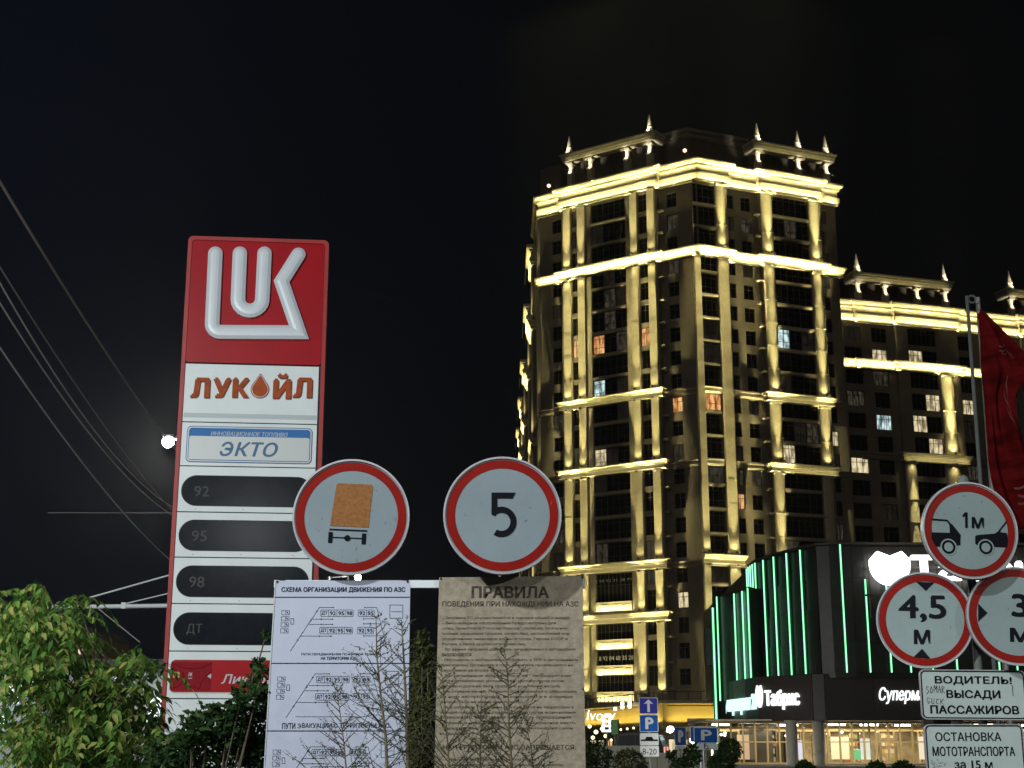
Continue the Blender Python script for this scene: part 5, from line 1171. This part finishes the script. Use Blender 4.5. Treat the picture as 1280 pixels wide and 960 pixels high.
for i, (px, py, r_px, Y, dark, lab) in enumerate(((745, 948, 20, 40, 1, 'round clipped dark bush, leftmost of the row at the right foot of the rules board'), (787, 958, 22, 38, 0, 'round clipped bush below the parked van'), (902, 957, 16, 36, 1, 'small low bush under the parking signs'), (912, 938, 15, 46, 1, 'round clipped bush left of the supermarket entrance'), (890, 944, 14, 52, 0, 'square green hedge behind the round bush by the supermarket'), (1006, 962, 10, 34, 1, 'low shrub top in front of the supermarket columns'), (1096, 964, 12, 34, 1, 'low shrub top in front of the supermarket glass'), (1130, 966, 14, 33, 1, 'dark low shrub left of the lower text plate'))):
    c = at(px, py, Y); rad = r_px*Y/FPX; t = thing('bush', lab, 'bush', (c.x, c.y, .3))
    mb = MB(); leaves(mb, (0, 0, c.z-.3), rad, 1500, .085, rb, (1, 1, .95), shell=.8); mb.build('foliage', 'leafdk' if dark else 'leafol', t, fix=False)
    MB().tube((0, 0, 0), (0, 0, c.z-.3), .05, .03, 8).build('stem', 'bark', t)
# small dark sapling silhouette
c = at(860, 940, 30); t = thing('sapling', 'small dark leafy sapling in front of the pale low wall', 'sapling', (c.x, 30, 0)); mb = MB()
for px, py, r in ((846, 955, .16), (858, 948, .14), (866, 938, .10), (868, 948, .12), (838, 944, .07), (852, 962, .2)): q = at(px, py, 30); leaves(mb, (q.x-c.x, 0, q.z), r, 60, .13, rb)
mb.build('foliage', 'leafdk', t, fix=False); MB().tube((0, 0, 0), (0, 0, c.z), .02, n=6).build('stem', 'bark', t)

# ------------------------------------------------------------------ big tree at the left
YT = 13.
tree = thing('leafy_tree', 'bright green tree with drooping compound leaves filling the lower left corner', 'tree', (at(90, 900, YT).x, YT+.3, 0))
TO = Vector((at(90, 900, YT).x, YT+.3, 0))
MB().tube((0, .2, 0), (.05, .2, 1.3), .12, .09, 10).tube((.05, .2, 1.25), (-.35, .1, 2.3), .08, .04, 8).tube((.05, .2, 1.25), (.5, .1, 2.2), .07, .035, 8).build('trunk', 'bark', tree, smooth=True)
def compound(rng, n=7, L_=.34, s=.085):
    mb = MB(); m = n//2
    ax = [Vector((L_*t, 0, -.30*L_*t*t*1.6)) for t in [i/8 for i in range(9)]]
    for a, b in zip(ax, ax[1:]): mb.tube(a, b, .0022, n=3, cap=False)
    for k in range(n):
        t = .25+.75*(k//2)/(m) if k < n-1 else 1.; i = min(8, int(t*8)); p = ax[i]; sd = (1 if k % 2 else -1) if k < n-1 else 0
        d = Vector((.55, .85*sd, -.55+rng.uniform(-.25, .1))).normalized() if sd else Vector((.75, 0, -.7)); l_ = s*rng.uniform(.85, 1.35); w_ = l_*.24
        sdv = d.cross(Vector((0, 0, 1))).normalized(); up = Vector((0, 0, 1))*w_*.25; dr = Vector((0, 0, -.18*l_))
        mb.add([p, p+d*l_*.35+sdv*w_+up, p+d*l_*.75+sdv*w_*.6+up*.5+dr*.5, p+d*l_+dr, p+d*l_*.75-sdv*w_*.6+up*.5+dr*.5, p+d*l_*.35-sdv*w_+up, p+d*l_*.55+dr*.2], [(0, 1, 6), (1, 2, 6), (2, 3, 6), (3, 4, 6), (4, 5, 6), (5, 0, 6)])
    return mb
rl_ = random.Random(9)
protos = [compound(rl_, rl_.choice((7, 9)), rl_.uniform(.24, .36), rl_.uniform(.070, .105)) for _ in range(6)]
pmesh = [p.mesh('leaf', 'leaf', fix=False) for p in protos]
# crown clusters: px, py, radius px
clus = [(20, 760, 40), (5, 800, 45), (42, 738, 20), (70, 790, 45), (98, 752, 20), (60, 840, 50), (112, 842, 28), (84, 775, 20), (20, 880, 60), (120, 860, 50), (150, 832, 28), (178, 815, 14), (165, 862, 26), (90, 910, 60), (150, 900, 45), (185, 893, 18), (192, 828, 8), (40, 930, 50), (180, 935, 40), (120, 945, 45), (215, 935, 22)]
big = MB(); cnt = 0; tot = 0
jobs = []
for px, py, r in clus:
    n = int(r*r*.021)+6
    for i in range(n):
        a = rl_.uniform(0, 2*math.pi); q = math.sqrt(rl_.random()); jobs.append((px+r*q*math.cos(a), py+r*.8*q*math.sin(a), YT+rl_.uniform(-.9, 1.2)))
jobs.sort(key=lambda j: j[2])
for k, (px, py, Y) in enumerate(jobs):
    if py < 722: continue
    c = at(px, py, Y)-TO; az = rl_.uniform(0, 2*math.pi); el = rl_.uniform(-.25, .75); sc = rl_.uniform(.75, 1.2)
    if k < 290:
        o = link('leaf', pmesh[k % 6], tree, c, rot=(rl_.uniform(-.3, .3), el, az)); o.scale = (sc,)*3
    else:
        m_ = Matrix.Translation(c) @ Matrix.Rotation(az, 4, 'Z') @ Matrix.Rotation(el, 4, 'Y') @ Matrix.Rotation(rl_.uniform(-.3, .3), 4, 'X') @ Matrix.Scale(sc, 4)
        pr = protos[k % 6]; big.add([m_ @ Vector(v) for v in pr.v], pr.f)
tag(big.build('crown', 'leaf', tree, fix=False), kind='stuff')
tw = MB()
for k in range(0, len(jobs), 9):
    c = at(*jobs[k])-TO; b = Vector((rl_.uniform(-.3, .4), .15, rl_.uniform(1.7, 2.2))); m_ = b.lerp(c, .5)+Vector((0, 0, .1)); tw.tube(b, m_, .012, .007, 5).tube(m_, c, .007, .003, 5)
tag(tw.build('branches', 'bark', tree), kind='stuff')
# dark shrub right of it, and olive shrub between the boards
def shrub(label, cl, Y, m, size, n_per, name='shrub', dens=1.):
    c0 = at(cl[0][0], 940, Y); O = Vector((c0.x, Y, 0)); t = thing(name, label, 'shrub', O); mb = MB(); st = MB()
    for px, py, r in cl:
        c = at(px, py, Y+rb.uniform(-.15, .25))-O; R__ = r*Y/FPX; leaves(mb, c, R__, int(n_per*r*r/400), size, rb, (1, .8, 1), shell=.3); st.tube((rb.uniform(-.1, .1), .1, 0), c, .014, .005, 5)
    tag(mb.build('foliage', m, t, fix=False), kind='stuff'); st.build('stems', 'bark', t); return t
shrub('dark green dense shrub between the pylon foot and the plan board', [(240, 912, 20), (285, 902, 24), (322, 868, 15), (328, 838, 10), (332, 795, 6), (320, 826, 6), (300, 920, 36), (250, 940, 36), (210, 950, 30), (320, 940, 26), (262, 890, 13), (312, 856, 9), (300, 868, 9), (330, 890, 20), (245, 897, 9), (300, 878, 10)], 10.2, 'leafdk', .062, 230)
shrub('olive green shrub with fine twigs in the gap between the two boards', [(528, 800, 12), (522, 830, 16), (535, 825, 14), (528, 860, 22), (518, 890, 22), (540, 885, 18), (528, 920, 24), (520, 950, 24), (545, 945, 18)], 9.6, 'leafol', .042, 260)
# thorny young trees in front of the boards
def thorny(stem_px, label, r0, Y, seed, dens=1.):
    rg = random.Random(seed); c0 = at(stem_px[-1][0], 960, Y); O = Vector((c0.x, Y, 0)); t = thing('thorny_sapling', label, 'sapling', O)
    pts = [at(x, y, Y)-O for x, y in stem_px]+[Vector((0, 0, .0))]; st = MB(); tw = MB(); lf_ = MB(); n = len(pts); 
    for i in range(n-1): st.tube(pts[i], pts[i+1], .72*r0*(.2+.8*i/(n-1)), .72*r0*(.2+.8*(i+1)/(n-1)), 8, cap=(i == 0))
    def sprout(p, d, L_, r, lev):
        k = max(3, int(L_/.035)); prev = p
        for i in range(k):
            d = (d+Vector((rg.gauss(0, .09), rg.gauss(0, .09), rg.gauss(.05, .07)))).normalized(); q = prev+d*(L_/k); tw.tube(prev, q, r*(1-i/k*.7), r*(1-(i+1)/k*.7), 4, cap=False)
            if rg.random() < .8:
                s = Vector((rg.gauss(0, 1), rg.gauss(0, 1), rg.gauss(.2, .6))).normalized(); tw.tube(q, q+s*rg.uniform(.012, .032), .0018, .0005, 3, cap=False)
            if rg.random() < .4: leaves(lf_, q, .010, 2, .017, rg)
            if lev < 1 and rg.random() < .22: sprout(q, (d+Vector((rg.gauss(0, .8), rg.gauss(0, .5), rg.gauss(0, .4)))).normalized(), L_*.45, r*.6, lev+1)
            prev = q
    z0 = pts[0].z
    for i in range(n-1):
        a, b = pts[i], pts[i+1]; L_ = (b-a).length; m = int(L_/.0175*dens)
        for j in range(m):
            p = a.lerp(b, rg.random())
            if p.z < 1.35: continue
            low = (z0-p.z); sd = rg.choice((-1, 1)); l = min(.30, .04+low*.45)*rg.uniform(.5, 1.1)
            sprout(p, Vector((sd*rg.uniform(.5, 1), rg.uniform(-.5, .3), rg.uniform(.2, 1.))).normalized(), l, .0030, 0)
    st.build('stem', 'twig', t, smooth=True); tag(tw.build('twigs', 'twigdark', t, fix=False), kind='stuff'); tag(lf_.build('small_leaves', 'leafol', t, fix=False), kind='stuff')
thorny([(420, 858), (425, 890), (430, 930), (433, 965)], 'thin thorny sapling, leftmost in front of the plan board', .008, 7.7, 1)
thorny([(470, 772), (471, 820), (476, 870), (482, 920), (484, 965)], 'thorny sapling with a pale stem, tallest over the middle of the plan board', .015, 7.6, 2)
thorny([(502, 775), (505, 830), (508, 890), (510, 965)], 'thick stemmed thorny sapling along the right edge of the plan board', .019, 7.8, 3)
thorny([(630, 805), (635, 850), (636, 900), (640, 965)], 'thorny sapling over the middle of the rules board', .012, 7.6, 4, 1.1)
thorny([(602, 862), (601, 900), (600, 965)], 'short thorny sapling left of the middle of the rules board', .010, 7.8, 5)
thorny([(551, 830), (556, 880), (562, 965)], 'thorny sapling along the left edge of the rules board', .009, 7.7, 6)
thorny([(655, 895), (662, 925), (668, 965)], 'low thorny shoot right of the middle of the rules board', .006, 7.6, 12)
# leafless shrub by the supermarket columns
thorny([(1014, 918), (1015, 935), (1017, 965)], 'thin leafless shrub in front of the supermarket columns', .03, 40, 7, .3)

# old building top and lit kiosk beyond the tree
q = at(98, 782, 80); hb = thing('brick_house', 'brown upper corner of an old house showing above the left tree', 'house', (q.x, 80, 0))
bw = at(128, 792, 80).x-q.x
MB().box(0, bw, 0, 6, .5, at(110, 797, 80).z).build('wall', mat('brown_plaster', (.30, .19, .12), .9, var=.4, scale=1.5), hb); 
zr = at(110, 797, 80).z; MB().prism([(-.15, zr), (bw+.1, zr), (bw-.3, zr+.35), (-.15, zr+.85)][::-1], -.1, 6).build('roof', 'roofdark', hb)
MB().box(.1, .35, -.03, 0, zr-.9, zr-.3).build('window', 'cream', hb)
kq_ = thing('lit_kiosk', 'brightly lit white kiosk glimpsed through the leaves of the left tree', 'kiosk', (at(95, 900, 30).x, 30, .3))
MB().box(-2.2, 2.2, 0, 2.5, 0, 2.9).build('body', 'white', kq_); MB().box(-2.3, 2.3, -.4, 2.6, 2.9, 3.05).build('roof', 'fixture', kq_)
for px, py, a, b in ((18, 862, .22, .55), (30, 850, .12, .25), (100, 916, .3, .22), (112, 918, .2, .14), (195, 885, .25, .4), (180, 900, .2, .25), (4, 900, .1, .15), (145, 845, .05, .1), (110, 940, .1, .1), (50, 850, .1, .18)):
    q = at(px, py, 29.7); k = MB().box(-a/2, a/2, -.02, .0, -b/2, b/2).build('lit_window', glow('kiosk_light', (.85, .95, 1.), 2.2), kq_); k.location = Vector(q)-Vector(kq_.location)

# ------------------------------------------------------------------ lamps of the petrol station and the street behind the camera
def station_lamp(loc_, tgt, w, sx_, sy_, col, label):
    t = thing('floodlight_mast', label, 'floodlight', (loc_[0], loc_[1]-.2, 0)); MB().tube((0, -.1, 0), (0, -.1, loc_[2]), .08, n=10).build('mast', 'steel', t)
    o = area(loc_, tgt, w, sx_, sy_, col, name='floodlight'); 
    h = MB().box(-sx_/2-.05, sx_/2+.05, -sy_/2-.05, sy_/2+.05, .02, .15).build('lamp_head', 'fixture', t); h.location = Vector(loc_)-t.location; h.rotation_euler = o.rotation_euler
station_lamp((-9., 0., 11.), (-4.4, 18, 4.8), 2300, .7, .5, (.90, .98, 1.), 'tall station floodlight mast left of the viewpoint')
station_lamp((-8.6, 9.5, 4.6), (-5., 13, 2.4), 300, .4, .3, (.95, 1., .85), 'lower lamp mast left of the big tree')
station_lamp((-3.4, -7., 8.8), (-.5, 8.6, 2.6), 580, .6, .25, (.92, .96, 1.), 'station floodlight mast behind the viewpoint')
station_lamp((7.5, -5., 6.), (3.2, 10.5, 2.6), 430, .8, .5, (.93, 1., .96), 'station floodlight mast right behind the viewpoint')

# ------------------------------------------------------------------ thin haze volume, added to give the lamps a halo
hm = bpy.data.materials.new('glow_haze'); hm.use_nodes = True; nt = hm.node_tree; nt.nodes.remove(nt.nodes['Principled BSDF'])
pv = nt.nodes.new('ShaderNodeVolumePrincipled'); pv.inputs['Density'].default_value = .00023; pv.inputs['Color'].default_value = (.85, .88, .92, 1); pv.inputs['Anisotropy'].default_value = .75
nt.links.new(pv.outputs[0], nt.nodes['Material Output'].inputs['Volume'])
hz = MB().box(-950, 950, -70, 1550, -1.2, 110).build('haze', hm); tag(hz, kind='stuff')
